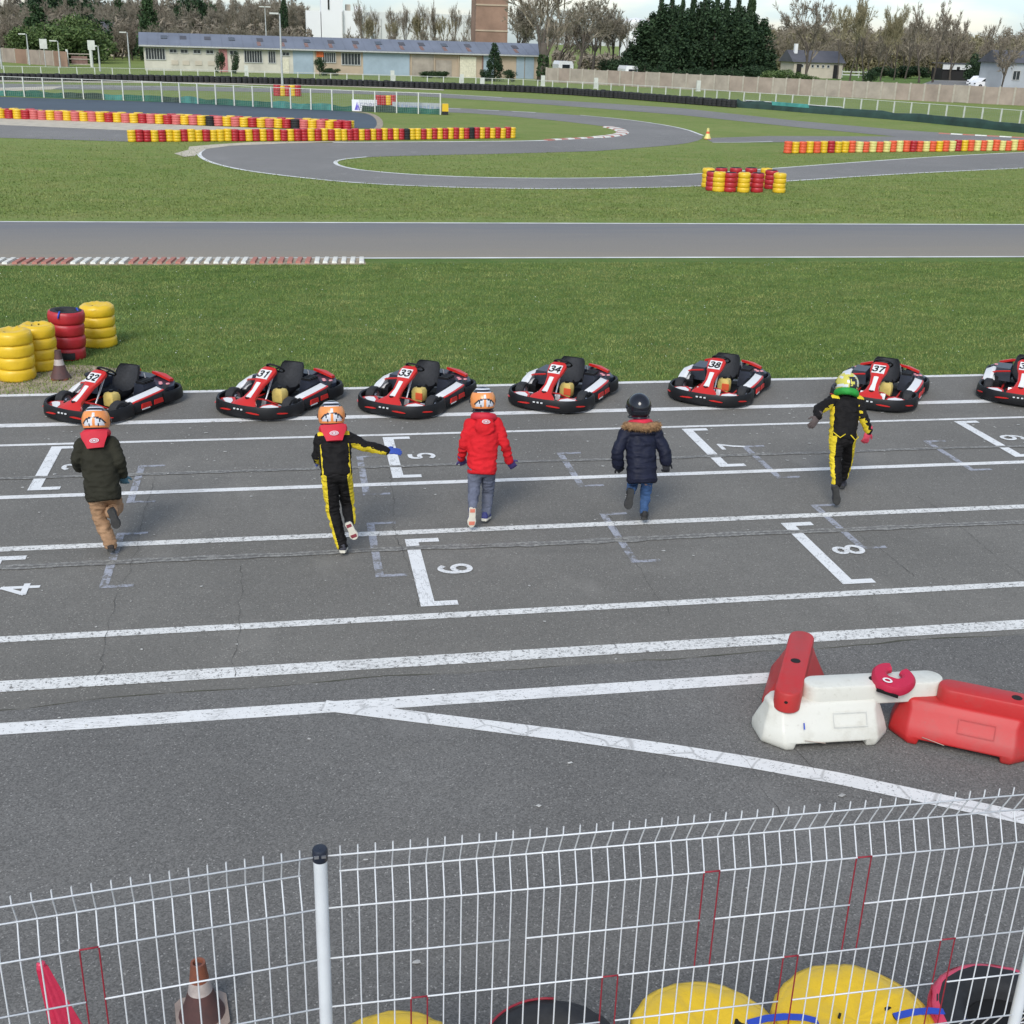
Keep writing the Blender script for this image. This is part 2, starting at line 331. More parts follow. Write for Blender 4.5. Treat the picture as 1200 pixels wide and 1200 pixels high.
for i, (a, b) in enumerate((((165, 546), (154, 590)), ((143, 625), (120, 690)), ((423, 535), (428, 581)), ((433, 613), (446, 677)), ((656, 531), (682, 571)), ((706, 602), (745, 660)), ((871, 523), (915, 561)), ((955, 592), (1010, 644)), ((1082, 517), (1143, 552)))):
    A, B = G(*a), G(*b); bracket((A.x + B.x) / 2, B.y, A.y, .075, .25, 'faded')
def crack(x0, x1, y, amp, wd, seam=.0, vert=False, seed=0):
    pts = []; t = x0
    while t < x1:
        d = amp * (noise.noise((t * .6, seed, 0)) + .35 * noise.noise((t * 4, seed, 3)) + .25 * noise.noise((t * 13, seed, 5))); pts.append((y + d, t) if vert else (t, y + d)); t += .06
    if seam: sheet('crack_edge', ribbon(pts, [seam * (.6 + .8 * abs(noise.noise((p[0] * 3, p[1] * 3, seed)))) for p in pts]), 0.0108, MT['seam'])
    sheet('crack', ribbon(pts, [wd * (.25 + 1.2 * abs(noise.noise((p[0] * 5, p[1] * 5, seed + 2)))) for p in pts]), 0.0120, MT['crack'])
crack(-8, 11, 10.36, .035, .009, .14, seed=1)
crack(-8, 12, 12.72, .04, .005, .10, seed=2)
for k, (x, y0, y1) in enumerate(((-1.55, 8.2, 12.7), (.95, 9.1, 12.6), (3.05, 8.7, 11), (6.6, 8.3, 11.2), (-.55, 8.1, 10.2), (8.6, 8.2, 10), (5.5, 9.2, 10.3), (2.9, 5.9, 6.7), (3.3, 6.3, 7.4))):
    crack(y0, y1, x, .10, .0045, vert=True, seed=10 + k)
# small pale chips, scuffs and grit on the start straight
b = MB()
for _ in range(520):
    x, y = rnd.uniform(-5, 12), rnd.choice([rnd.uniform(3, 15.8), rnd.uniform(12.3, 14.6)]); r = rnd.uniform(.004, .014) * (1.8 if rnd.random() < .12 else 1); a = rnd.uniform(0, 6.28)
    b.add([(x + r * rnd.uniform(.6, 1.7) * math.cos(a + k * 1.05), y + r * rnd.uniform(.5, 1) * math.sin(a + k * 1.05), .0130 + .003 * (k % 2)) for k in range(6)], [(0, 1, 2, 3, 4, 5)])
tag(b.build('grit', simple('pale_grit', (.42, .41, .38), .8, .3, 9)), kind='stuff')
# straight beyond the lawn
def trackmat():
    t = NT('track_straight_asphalt'); g = t.n('ShaderNodeNewGeometry'); sx = t.n('ShaderNodeSeparateXYZ'); t.l(g.outputs['Position'], sx.inputs[0]); co = t.coord(world_=True, scale=(.12, 1, 1))
    mr = t.n('ShaderNodeMapRange'); t.l(sx.outputs[1], mr.inputs[0]); mr.inputs[1].default_value = 26.4; mr.inputs[2].default_value = 31.8
    ad = t.n('ShaderNodeMath', operation='MULTIPLY_ADD'); t.l(t.noise(co, .5, 6, .6), ad.inputs[0]); ad.inputs[1].default_value = .7; t.l(mr.outputs[0], ad.inputs[2])
    sb = t.n('ShaderNodeMath', operation='SUBTRACT'); t.l(ad.outputs[0], sb.inputs[0]); sb.inputs[1].default_value = .35
    k = t.ramp(sb.outputs[0], .05, .95, (.235, .205, .160), (.150, .150, .155)); k = t.mix(t.ramp(t.noise(co, 3, 6, .7), .45, .8), k, (.20, .185, .16)); k = t.mix(1, k, t.ramp(t.noise(t.coord(world_=True), 30, 3, .7), .2, .8, (.8, .8, .8), (1.2, 1.2, 1.2)), 'MULTIPLY')
    t.col(k); t.rough(.9); return t.m
MT['track'] = trackmat()
sheet('track_straight', [[(-150, 26.35), (220, 26.35), (220, 31.9), (-150, 31.75)]], .004, MT['track'])
sheet('track_line', [[(-150, 31.62), (220, 31.78), (220, 31.92), (-150, 31.76)]], .008, MT['track_line'])
sheet('track_line', [[(-150, 26.33), (220, 26.33), (220, 26.47), (-150, 26.47)]], .008, MT['track_line'])
# far circuit: outlines laid on the ground
hair_out = [(1330, 188), (1200, 197), (1050, 204), (930, 212), (830, 218), (720, 221), (620, 221.5), (520, 219.5), (420, 215), (340, 207), (280, 199), (244, 190), (231, 181), (240, 174), (270, 170), (330, 168), (400, 167)]
isl_tip = [(560, 166), (640, 165), (700, 161.5), (728, 158), (733, 154.5), (725, 150.5), (700, 147), (650, 141), (560, 133), (520, 131.5), (440, 127.5)]
up_back = [(440, 122), (520, 126), (600, 130), (680, 135), (740, 140.5), (800, 150), (824, 159), (822, 164), (800, 169), (760, 172.5)]
isl_low = [(700, 177), (600, 180), (500, 182), (430, 184), (398, 187), (391, 191), (402, 196), (430, 200.5), (500, 206), (600, 209), (700, 209), (790, 206), (900, 198), (1000, 190.5), (1100, 183.5), (1200, 178.5), (1330, 174)]
loop = smooth_line(px(hair_out), 1) + smooth_line(px(isl_tip), 1) + smooth_line(px(up_back), 1) + smooth_line(px(isl_low), 1)
sheet('track_hairpin', [loop], .004, MT['asphalt_far'])
sheet('track_back', [px([(-60, 95), (0, 98), (200, 101), (400, 105.5), (480, 108), (590, 114), (700, 120.5), (800, 127), (933, 141.5), (1050, 152), (1200, 162), (1330, 170), (1330, 178), (1200, 171), (1120, 166), (1000, 166.5), (835, 167), (826, 162), (900, 159.5), (1050, 160), (933, 149), (800, 135), (700, 127), (590, 119), (480, 112), (400, 109.5), (200, 106), (0, 104), (-60, 102)])], .006, MT['asphalt_far'])
sheet('track_left', [px([(-60, 144), (0, 146.5), (150, 152), (300, 156), (300, 163), (150, 166), (0, 161.5), (-60, 159)])], .005, MT['asphalt_far'])
sheet('sand_strip', [px([(-60, 135), (0, 138), (200, 146), (320, 151), (430, 154), (444, 149), (446, 152), (430, 157), (300, 157), (150, 153), (0, 146.5), (-60, 143)])], .008, MT['sand'])
sheet('sand_strip', [px([(-60, 107), (0, 107), (60, 105), (75, 101), (0, 103), (-60, 103)])], .009, MT['sand'])
sheet('sand_strip', [px([(-60, 94.5), (0, 96), (200, 97.5), (400, 101.5), (520, 106), (520, 105), (400, 99.5), (200, 95.5), (0, 93.5)])], .009, MT['sand'])
sheet('dirt_patch', [px([(204, 180), (220, 176), (222, 172), (250, 169.5), (300, 166.5), (420, 165.5), (330, 168.5), (270, 171), (240, 175), (228, 183), (216, 184)])], .0095, MT['sand'])
sheet('pond_liner', [px([(-80, 110), (0, 113.5), (200, 120), (330, 126), (412, 131), (432, 134), (441, 139), (443, 147), (440, 151), (330, 146), (200, 141), (0, 133), (-80, 129)])], .010, MT['liner'])
sheet('pond_rim', ribbon(smooth_line(px([(412, 130), (434, 133), (444, 139), (446, 147), (441, 152)])), .35), .012, MT['dirt'])
sheet('track_line', ribbon(smooth_line(px(hair_out[1:14])), .16), .009, MT['track_line'])
sheet('track_line', ribbon(smooth_line(px([(390, 167), (560, 166), (640, 165), (700, 161.5)])), .3), .0095, MT['track_line'])
sheet('track_line', ribbon(smooth_line(px(isl_low[3:17])), .16), .009, MT['track_line'])
sheet('track_line', ribbon(smooth_line(px([(680, 135), (740, 140.5), (800, 150), (824, 159)])), .16), .009, MT['track_line'])
sheet('track_line', ribbon(smooth_line(px([(835, 167), (870, 167), (905, 166)])), .16), .0095, MT['track_line'])
for a, c in ((520, 540), (560, 585), (600, 628)): sheet('track_line', ribbon(px([(a, 127 + (a - 520) * .045), (c, 127 + (c - 520) * .045)]), .25), .0097, MT['track_line'])
sheet('track_line', ribbon(smooth_line(px([(440, 107), (500, 109), (560, 112.5), (588, 114.5)])), .3), .0097, MT['track_line'])
sheet('track_line', ribbon(smooth_line(px([(-60, 101.5), (0, 103.5), (200, 101), (400, 105.2)])), .25), .0098, MT['track_line'])
# kerb stones: red and white blocks along the straight and round the hairpin
def kerb_block(name, c, d, rz, m, n=1, h=.06):
    o = MB().box((0, 0, h / 2), (d[0], d[1], h), taper=(.94, .6)).build(name, m); o.location = (c[0], c[1], 0); o.rotation_euler = (0, 0, rz); return o
kb = empty('kerb', (0, 25.98, 0)); tag(kb, 'straight kerb of red and white ribbed blocks beside the track', 'kerb')
seq = 'w' * 3 + 'r' * 6 + 'w' * 6 + 'r' * 6 + 'w' * 7 + 'r' * 7 + 'w' * 6
xs = np.linspace(-6.05, 1.48, len(seq)); base = {k: MB().box((0, 0, .03), (.115, .66, .06), taper=(.8, .9)).mesh('kerb_block', MT['kerb_red' if k == 'r' else 'kerb_white']) for k in 'rw'}
for x, k in list(zip(xs, seq)) + [(-6.05 - .18 * i, 'w' if (i // 6) % 2 else 'r') for i in range(1, 9)]:
    o = link('kerb_block', base[k], kb); o.location = (x, 0, 0); o.rotation_euler = (0, 0, R(-5) + rnd.uniform(-.03, .03))
bd = MB().box((-3.0, .0, .012), (9.1, .7, .022)).build('kerb_bed', MT['dirt'], kb)
kb2 = empty('kerb', (0, 0, 0)); tag(kb2, 'curved red and white kerb round the tip of the hairpin island', 'kerb')
kp = smooth_line(px([(700, 161.2), (716, 159.8), (727, 157.6), (731, 154.8), (724, 151.3), (712, 149)]), 2)
for i in range(len(kp) - 1):
    mdl = [(kp[i][j] + kp[i + 1][j]) / 2 for j in (0, 1)]; L = math.dist(kp[i], kp[i + 1])
    o = MB().box((0, 0, .03), (L * .98, .7, .06), taper=(1, .7)).build('kerb_block', MT['kerb_red' if i % 3 == 1 else 'kerb_white'], kb2); o.location = (mdl[0], mdl[1], 0); o.rotation_euler = (0, 0, math.atan2(kp[i + 1][1] - kp[i][1], kp[i + 1][0] - kp[i][0]))
for (a, c, lab) in (((640, 164.6), (700, 161.2), 'low red and white kerb below the row of tyre stacks'), ((1100, 156.5), (1215, 162.6), 'low red and white kerb at the far right track edge')):
    A, B = G(*a), G(*c); n = 8; k3 = empty('kerb', A, math.atan2(B.y - A.y, B.x - A.x)); tag(k3, lab, 'kerb'); L = (B - A).length / n
    me = [MB().box((0, 0, .025), (L * .97, .4, .05), taper=(1, .7)).mesh('kerb_block', MT[q]) for q in ('kerb_red', 'kerb_white')]
    for i in range(n): link('kerb_block', me[i % 2], k3).location = ((i + .5) * L, 0, 0)

# ---------------------------------------------------------------- grass blades and daisies (near lawn)
def blades(name, n, x0, x1, y0, y1, h0, h1, wd, m, seed, fade=False, hole=None):
    g = np.random.default_rng(seed); y = g.uniform(y0, y1, n); k = y / y0
    if fade: y = y0 + (y1 - y0) * g.triangular(0, .05, 1, n); k = y / y0
    x = g.uniform(x0, x1, n) * k; h = g.uniform(h0, h1, n); a = g.uniform(0, 6.283, n); tl = g.uniform(-.6, .6, (n, 2)) * h[:, None]
    if hole:
        ins = np.zeros(n, bool); q = np.array(hole)
        for (ax_, ay_), (bx_, by_) in zip(q, np.roll(q, -1, 0)):
            c = (ay_ > y) != (by_ > y); ins ^= c & (x < (bx_ - ax_) * (y - ay_) / (by_ - ay_ + 1e-9) + ax_)
        keep = ~ins; x, y, h, a, tl = x[keep], y[keep], h[keep], a[keep], tl[keep]; n = len(x)
    v = np.zeros((n, 3, 3)); dx, dy = np.cos(a) * wd / 2, np.sin(a) * wd / 2
    v[:, 0] = np.stack([x - dx, y - dy, np.zeros(n)], 1); v[:, 1] = np.stack([x + dx, y + dy, np.zeros(n)], 1); v[:, 2] = np.stack([x + tl[:, 0], y + tl[:, 1], h], 1)
    me = bpy.data.meshes.new(name); me.from_pydata(v.reshape(-1, 3).tolist(), [], np.arange(3 * n).reshape(-1, 3).tolist()); me.materials.append(m)
    return tag(link(name, me), kind='stuff')
blades('grass', 190000, -6.5, 11.5, 16.02, 25.75, .012, .045, .016, MT['blade'], 1)
blades('grass', 110000, -13, 26, 32.0, 58, .02, .055, .032, MT['blade'], 2, True, loop)
g = np.random.default_rng(5); b = MB()
for _ in range(420):
    y = g.uniform(16.3, 25.5); x = g.uniform(-5.5, 10) * y / 16.1
    if noise.noise((x * .5, y * .5, 2)) < -.05: continue
    r = g.uniform(.006, .013); b.add([(x + r * math.cos(k * 1.256), y + r * math.sin(k * 1.256), .05 + (.004 if k % 2 else 0)) for k in range(5)], [(0, 1, 2, 3, 4)])
tag(b.build('daisies', MT['daisy']), kind='stuff')
sheet('dirt_patch', [[(-8, 15.98), (-2.0, 15.98), (-1.9, 16.3), (-2.3, 17.2), (-2.9, 17.5), (-3.5, 17.6), (-8, 17.6)]], .0035, MT['dirt'])

# ---------------------------------------------------------------- go-karts (local: front is -y, +x is the side that shows in the photo)
def band(path, z0, z1, th, lean=0.0):
    rings = []
    for i, p in enumerate(path):
        a, b = path[max(i - 1, 0)], path[min(i + 1, len(path) - 1)]; d = Vector((b[0] - a[0], b[1] - a[1], 0)).normalized(); nrm = Vector((d.y, -d.x, 0))
        c = Vector((p[0], p[1], 0)); prof = [(0, z0), (.9, z0 + .012), (1, z0 + .05), (.86, z1 - .035), (.6, z1), (.1, z1 - .008), (0, z1 - .03), (.25, (z0 + z1) / 2)]
        rings.append([c + nrm * (th * (u - .5) + lean * (zz - z0)) + Vector((0, 0, zz)) for u, zz in prof])
    return rings
def arc_path(pts, it=2): return smooth_line(pts, it)
def make_kart(num):
    t = empty('go_kart', (0, 0, 0))
    P = lambda b, n, m, par=t, sm=35: b.build(n, MT[m] if isinstance(m, str) else m, par, sm)
    nose = arc_path([(-.50, -.16), (-.60, -.20), (-.63, -.36), (-.61, -.58), (-.44, -.80), (-.16, -.87), (.16, -.87), (.44, -.80), (.61, -.58), (.63, -.36), (.60, -.20), (.50, -.16)])
    bp = P(MB().loft(band(nose, .025, .222, .055)), 'front_bumper', 'black')
    for s in (-1, 1):
        for (p, q, z) in (((.13, -.899), (.33, -.868), .13), ((.53, -.735), (.615, -.60), .13)):
            a, c = Vector((p[0] * s, p[1], z)), Vector((q[0] * s, q[1], z - .015)); d = (c - a)
            P(MB().loft([[a + d * k + Vector((0, 0, zz)) * hh + Vector((d.y, -d.x, 0)).normalized() * s * o_ for zz, o_ in ((-.013, -.006), (.013, -.006), (.009, .010), (-.009, .010))] for k, hh in ((0, .25), (.3, 1), (.8, .8), (1, .15))]), 'bumper_insert', 'red', bp, False)
    P(MB().prism([(-.52, -.70), (-.36, -.80), (.36, -.80), (.52, -.70), (.34, -.42), (.2, -.30), (-.2, -.30), (-.34, -.42)], .10, .125), 'floor_tray', 'black')
    for s in (-1, 1):                                            # side wings of the nose, red with a white slash
        pl = [(.21, -.795, .150), (.40, -.765, .145), (.555, -.64, .140), (.56, -.56, .150), (.42, -.56, .180), (.32, -.555, .195), (.24, -.64, .185)]
        b = MB(); b.add([(p[0] * s, p[1], p[2] + .012) for p in pl] + [(p[0] * s, p[1], p[2] - .02) for p in pl], [tuple(range(7)), tuple(range(13, 6, -1))] + [(i, (i + 1) % 7, (i + 1) % 7 + 7, i + 7) for i in range(7)])
        nw = P(b, 'nose_wing', 'red', t, False)
        b = MB(); q = [(.24, -.775, .165), (.31, -.765, .164), (.50, -.60, .166), (.44, -.585, .184), (.34, -.60, .196), (.26, -.68, .188)]
        b.add([(p[0] * s, p[1], p[2] + .006) for p in q] + [(p[0] * s, p[1], p[2] - .02) for p in q], [tuple(range(6)), tuple(range(11, 5, -1))] + [(i, (i + 1) % 6, (i + 1) % 6 + 6, i + 6) for i in range(6)])
        P(b, 'white_stripe', 'kwhite', nw, False)
    # steering fairing: a spine that climbs from the nose to the wheel
    sec = [(-.80, .17, .20), (-.74, .225, .18), (-.66, .265, .105), (-.52, .345, .072), (-.40, .44, .085), (-.29, .525, .125), (-.19, .595, .135), (-.14, .62, .105)]
    def fair(wk, off, dz, y0=-9, y1=9, th=.03):
        rr = []
        for i, (y, z, h) in enumerate(sec):
            if not y0 <= y <= y1: continue
            a = sec[max(i - 1, 0)]; c = sec[min(i + 1, len(sec) - 1)]; d = Vector((0, c[0] - a[0], c[1] - a[1])).normalized(); n_ = Vector((0, -d.z, d.y))
            hw = h * wk; c0 = Vector((0, y, z)) + n_ * off
            rr.append([c0 + Vector((-hw, 0, 0)) - n_ * th * 1.4, c0 + Vector((-hw, 0, 0)), c0 + Vector((-hw * .8, 0, 0)) + n_ * .02, c0 + Vector((0, 0, 0)) + n_ * .028, c0 + Vector((hw * .8, 0, 0)) + n_ * .02, c0 + Vector((hw, 0, 0)), c0 + Vector((hw, 0, 0)) - n_ * th * 1.4, c0 - n_ * th])
        return MB().loft(rr)
    P(fair(1, 0, 0), 'front_fairing', 'red', t, 40)
    P(fair(.50, .0085, 0, -.67, -.39, .004), 'white_panel', 'kwhite', t, 40)
    P(MB().tube([(-.028, -.685, .286), (0, -.705, .278), (.028, -.685, .286)], .014, 6), 'fairing_slot', 'black')
    a, c = Vector((0, -.385, .482)), Vector((0, -.185, .628)); d = (c - a).normalized(); n_ = Vector((0, -d.z, d.y)); mid = (a + c) / 2
    rot = Matrix((Vector((1, 0, 0)), d, n_)).transposed()
    np_ = MB().box(mid, (.185, .175, .016), rot).build('number_plate', MT['kwhite'], t)
    me = digits(num, .122, MT['black'], 'race_number', .20, 0, .15); me.transform(Matrix.Translation(mid + n_ * .0105) @ rot.to_4x4()); link('race_number', me, np_)
    for s in (-1, 1):
        P(MB().box((.075 * s, -.735, .236), (.055, .04, .004), Matrix.Rotation(R(35), 3, 'X')), 'sponsor_sticker', 'kwhite', t, False); P(MB().box((.45 * s, -.66, .166), (.08, .02, .006)), 'sponsor_sticker', 'navy', t, False); P(MB().box((s * .627, .02, .09), (.004, .16, .018)), 'sponsor_sticker', 'kwhite', t, False)
    for dx in (-.06, 0, .06): P(MB().box((dx, -.905, .165), (.03, .012, .02)), 'sponsor_sticker', 'kwhite', bp, False)
    # floor, frame tubes, steering
    P(MB().box((0, -.05, .055), (.56, .95, .016)), 'floor_pan', 'black')
    for s in (-1, 1):
        P(MB().tube([(.20 * s, -.78, .09), (.30 * s, -.45, .08), (.30 * s, .5, .08), (.34 * s, .78, .09)], .016, 8), 'frame_rail', 'red')
        P(MB().tube([(.05 * s, -.60, .26), (.14 * s, -.44, .20), (.24 * s, -.30, .10)], .014, 8), 'fairing_strut', 'red')
        P(MB().box((.15 * s, -.52, .15), (.07, .02, .13), Matrix.Rotation(R(-20), 3, 'X')), 'pedal', 'steel')
        P(MB().tube([(.30 * s, -.38, .13), (.48 * s, -.38, .13)], .014, 8), 'stub_axle', 'steel')
    P(MB().tube([(.04, -.36, .10), (.02, -.10, .50)], .013, 8), 'steering_column', 'steel')
    ax = Vector((0, .66, .75)).normalized(); cx = Vector((1, 0, 0)); cy = ax.cross(cx); ctr = Vector((.02, -.04, .60))
    b = MB(); n = 22; b.loft([[ctr + (cx * math.cos(2 * math.pi * i / n) * (.135 + .015 * math.cos(2 * math.pi * j / 7)) + cy * math.sin(2 * math.pi * i / n) * (.12 + .015 * math.cos(2 * math.pi * j / 7))) + ax * .015 * math.sin(2 * math.pi * j / 7) for j in range(7)] for i in range(n + 1)], True, False)
    for k in (90, 210, 330): b.tube([ctr - ax * .02, ctr + (cx * math.cos(R(k)) * .135 + cy * math.sin(R(k)) * .12)], .012, 6)
    P(b, 'steering_wheel', 'black')
    # seat: bucket with tall back and wings
    def seat_pt(u, v):
        path = [(.0, .17, .17), (.05, .115, .18), (.18, .10, .19), (.30, .14, .20), (.39, .25, .205), (.46, .38, .20), (.525, .51, .175), (.545, .545, .15)]
        k = v * (len(path) - 1); i = min(int(k), len(path) - 2); f = k - i; y, z, h = [path[i][j] * (1 - f) + path[i + 1][j] * f for j in range(3)]
        wing = .13 * abs(u) ** 2.6; up_ = .5 + .5 * min(1, max(0, (z - .12) / .2))
        return Vector((u * h * 1.06, y - wing * up_ * (1 if v > .4 else .35), z + wing * (1.25 if v < .5 else .25)))
    nu, nv = 12, 14; f0 = [[seat_pt(-1 + 2 * i / nu, j / nv) for i in range(nu + 1)] for j in range(nv + 1)]
    b = MB(); ring = []
    for j in range(nv + 1):
        row = f0[j]; backv = Vector((0, .024, -.012)); ring.append(row + [p + backv for p in row[::-1]])
    b.loft(ring); P(b, 'seat', 'seat', t, 50)
    b = MB(); b.tube([f0[j][nu] + Vector((0, .012, 0)) for j in range(nv + 1)] + [f0[nv][nu - i] + Vector((0, .012, .003)) for i in range(1, nu + 1)] + [f0[nv - j][0] + Vector((0, .012, 0)) for j in range(1, nv + 1)], .009, 6); P(b, 'seat_rim', 'steel' if False else 'black')
    for s in (-1, 1): P(MB().tube([(.19 * s, .50, .46), (.27 * s, .50, .12)], .011, 6), 'seat_stay', 'steel')
    # fuel tank between the legs
    b = MB().loft([[(x * k + .12, y * k - .10, z) for x, y in ((-.085, -.07), (.085, -.07), (.10, 0), (.085, .08), (-.085, .08), (-.10, 0))] for z, k in ((.08, .9), (.10, 1), (.24, 1), (.285, .82), (.30, .45))]); P(b, 'fuel_tank', 'fuel', t, 30)
    P(MB().lathe([(0, .335), (.03, .335), (.032, .295), (0, .295)], 10, (.12, -.10, 0)), 'tank_cap', 'black')
    if num in ('33', '34', '38'): P(MB().box((.16, -.176, .17), (.11, .012, .11)), 'tank_sticker', 'orange')
    # wheels
    for s in (-1, 1):
        for y, r, wd in ((-.37, .145, .125), (.56, .15, .17)):
            wh = MB().lathe([(r * .55, -wd / 2), (r * .86, -wd / 2), (r, -wd / 2 + .025), (r, wd / 2 - .025), (r * .86, wd / 2), (r * .55, wd / 2), (r * .52, 0), (r * .55, -wd / 2)], 22).xf(Matrix.Translation((s * (.49 if y < 0 else .48), y, r)) @ Matrix.Rotation(R(90), 4, 'Y')).build('wheel', MT['rubber'], t, 35)
            MB().lathe([(0, -wd * .30), (r * .2, -wd * .46), (r * .3, -wd * .34), (r * .53, -wd * .42), (r * .54, wd * .42), (r * .3, wd * .34), (r * .2, wd * .46), (0, wd * .3)], 14).xf(Matrix.Translation((s * (.49 if y < 0 else .48), y, r)) @ Matrix.Rotation(R(90), 4, 'Y')).build('rim', MT['steel'], wh, 35)
    P(MB().tube([(-.48, .56, .14), (.48, .56, .14)], .018, 8), 'rear_axle', 'steel')
    # side pods
    for s in (-1, 1):
        rr = []
        for y, xo, zt in ((-.20, .54, .17), (-.12, .60, .205), (.10, .615, .235), (.35, .615, .255), (.46, .60, .26)):
            rr.append([(s * xo * q, y, z) for q, z in ((.66, .05), (1, .05), (1.01, .12), (.985, zt - .02), (.95, zt), (.70, zt + .035), (.64, zt + .02))])
        pod = P(MB().loft(rr), 'side_pod', 'black', t, 40)
        for y0, y1 in ((-.06, .14), (.19, .38)):
            P(MB().box((s * .617, (y0 + y1) / 2, .135), (.02, y1 - y0, .072), taper=(1, .85)), 'pod_insert', 'red', pod, False)
        b = MB(); rr = []
        for y, xo, zt in ((-.16, .575, .20), (-.08, .60, .222), (.10, .615, .241), (.35, .615, .261), (.455, .60, .266)): rr.append([(s * xo * q, y, z + dz) for q, z, dz in ((.93, zt + .003, .0), (.74, zt + .030, .0), (.74, zt + .026, -.02), (.93, zt, -.02))])
        P(b.loft(rr), 'pod_top', 'kwhite', pod, False)
        b = MB(); rr = []
        for y, xo, zt in ((-.16, .575, .20), (-.08, .60, .222), (.10, .615, .241), (.35, .615, .261), (.455, .60, .266)): rr.append([(s * xo * q, y, z + dz) for q, z, dz in ((.965, zt - .004, .0), (.925, zt + .007, .0), (.925, zt + .004, -.02), (.965, zt, -.025))])
        P(b.loft(rr), 'red_stripe', 'red', pod, False)
    # white flank plate and dark cover on the far side, engine on the near side
    b = MB().loft([[(-.60, y, .2), (-.60, y, z), (-.50, y + .01, z + .06), (-.46, y + .01, z + .05), (-.52, y, .2)] for y, z in ((-.22, .20), (-.10, .27), (.10, .32), (.2, .31))]); P(b, 'flank_plate', 'kwhite', t, 30)
    b = MB().box((-.34, .22, .29), (.26, .46, .22), taper=(.8, .85)); P(b, 'engine_cover', 'navy', t, False)
    P(MB().tube([(-.22, -.12, .40), (-.42, -.10, .36), (-.52, -.02, .30)], .016, 6), 'guard_tube', 'red')
    b = MB().box((.34, .34, .24), (.20, .30, .26), taper=(.8, .8)); P(b, 'engine', 'navy', t, False)
    for k in range(4): P(MB().box((.34, .25 + k * .06, .385), (.15, .022, .05)), 'cooling_fin', 'black', t, False)
    P(MB().tube([(.24, .42, .40), (.30, .50, .34), (.38, .52, .2)], .010, 6), 'hose', 'black')
    rearp = arc_path([(.60, .40), (.635, .55), (.62, .76), (.50, .90), (.2, .94), (-.2, .94), (-.50, .90), (-.62, .76), (-.635, .55), (-.60, .40)])
    P(MB().loft(band(rearp, .05, .235, .055)), 'rear_bumper', 'black')
    for s in (-1, 1):
        b = MB(); pl = [(.55, .44, .27), (.58, .66, .275), (.47, .82, .29), (.26, .86, .34), (.26, .62, .36), (.40, .46, .33)]
        b.add([(p[0] * s, p[1], p[2]) for p in pl] + [(p[0] * s, p[1], p[2] - .06) for p in pl], [tuple(range(6)), tuple(range(11, 5, -1))] + [(i, (i + 1) % 6, (i + 1) % 6 + 6, i + 6) for i in range(6)])
        rc = P(b, 'rear_cover', 'navy', t, False)
        for bx, by in ((.46, .53), (.50, .63), (.41, .58)):
            P(MB().lathe([(0, .012), (.026, .012), (.03, 0), (0, 0)], 12, (bx * s, by, .318 if bx < .48 else .298)), 'badge', 'badge', rc, False)
        b = MB(); pl = [(.14, .80, .40), (.30, .83, .375), (.46, .80, .325), (.46, .72, .335), (.28, .70, .40), (.14, .72, .42)]
        b.add([(p[0] * s, p[1], p[2] + .012) for p in pl] + [(p[0] * s, p[1], p[2] - .03) for p in pl], [tuple(range(6)), tuple(range(11, 5, -1))] + [(i, (i + 1) % 6, (i + 1) % 6 + 6, i + 6) for i in range(6)])
        P(b, 'rear_wing', 'pinkred' if False else 'red', t, False)
    P(MB().box((0, .70, .30), (.5, .26, .12), taper=(.8, .8)), 'rear_box', 'navy', t, False)
    return t
KARTS = [('32', (148, 489), 36, 'leftmost of the row, beside the small cone'), ('31', (349, 484), 36, 'second from the left'), ('33', (516, 482), 35, 'in front of the child in the red hoodie'),
         ('34', (692, 476), 35, 'between the red hoodie and the navy coat'), ('38', (879, 470), 36, 'between the navy coat and the green neck collar'), ('37', (1072, 475), 37, 'half hidden by the child with the green neck collar'), ('36', (1245, 471), 37, 'cut off by the right side of the photo')]
for num, c, yaw, where in KARTS:
    k = make_kart(num); p = G(*c, .05); a = R(-yaw); k.rotation_euler = (0, 0, a)
    KS = .90; k.scale = (KS, KS, KS * .90); off = Matrix.Rotation(a, 3, 'Z') @ Vector((.61, -.36, 0)) * KS; k.location = (p.x - off.x, p.y - off.y, .0095)
    tag(k, 'red and black go-kart number %s, %s' % (num, where), 'go-kart', 'go-karts lined up along the grass edge')
    if num == '32':
        lid = MB().loft([[(x * k2 - .20, y * k2 - .02, z) for x, y in [(.20 * math.cos(q * .524), .13 * math.sin(q * .524)) for q in range(12)]] for z, k2 in ((.47, .9), (.485, 1), (.51, .96), (.535, .6))]).build('sun_cover', MT['black'], k, 40)

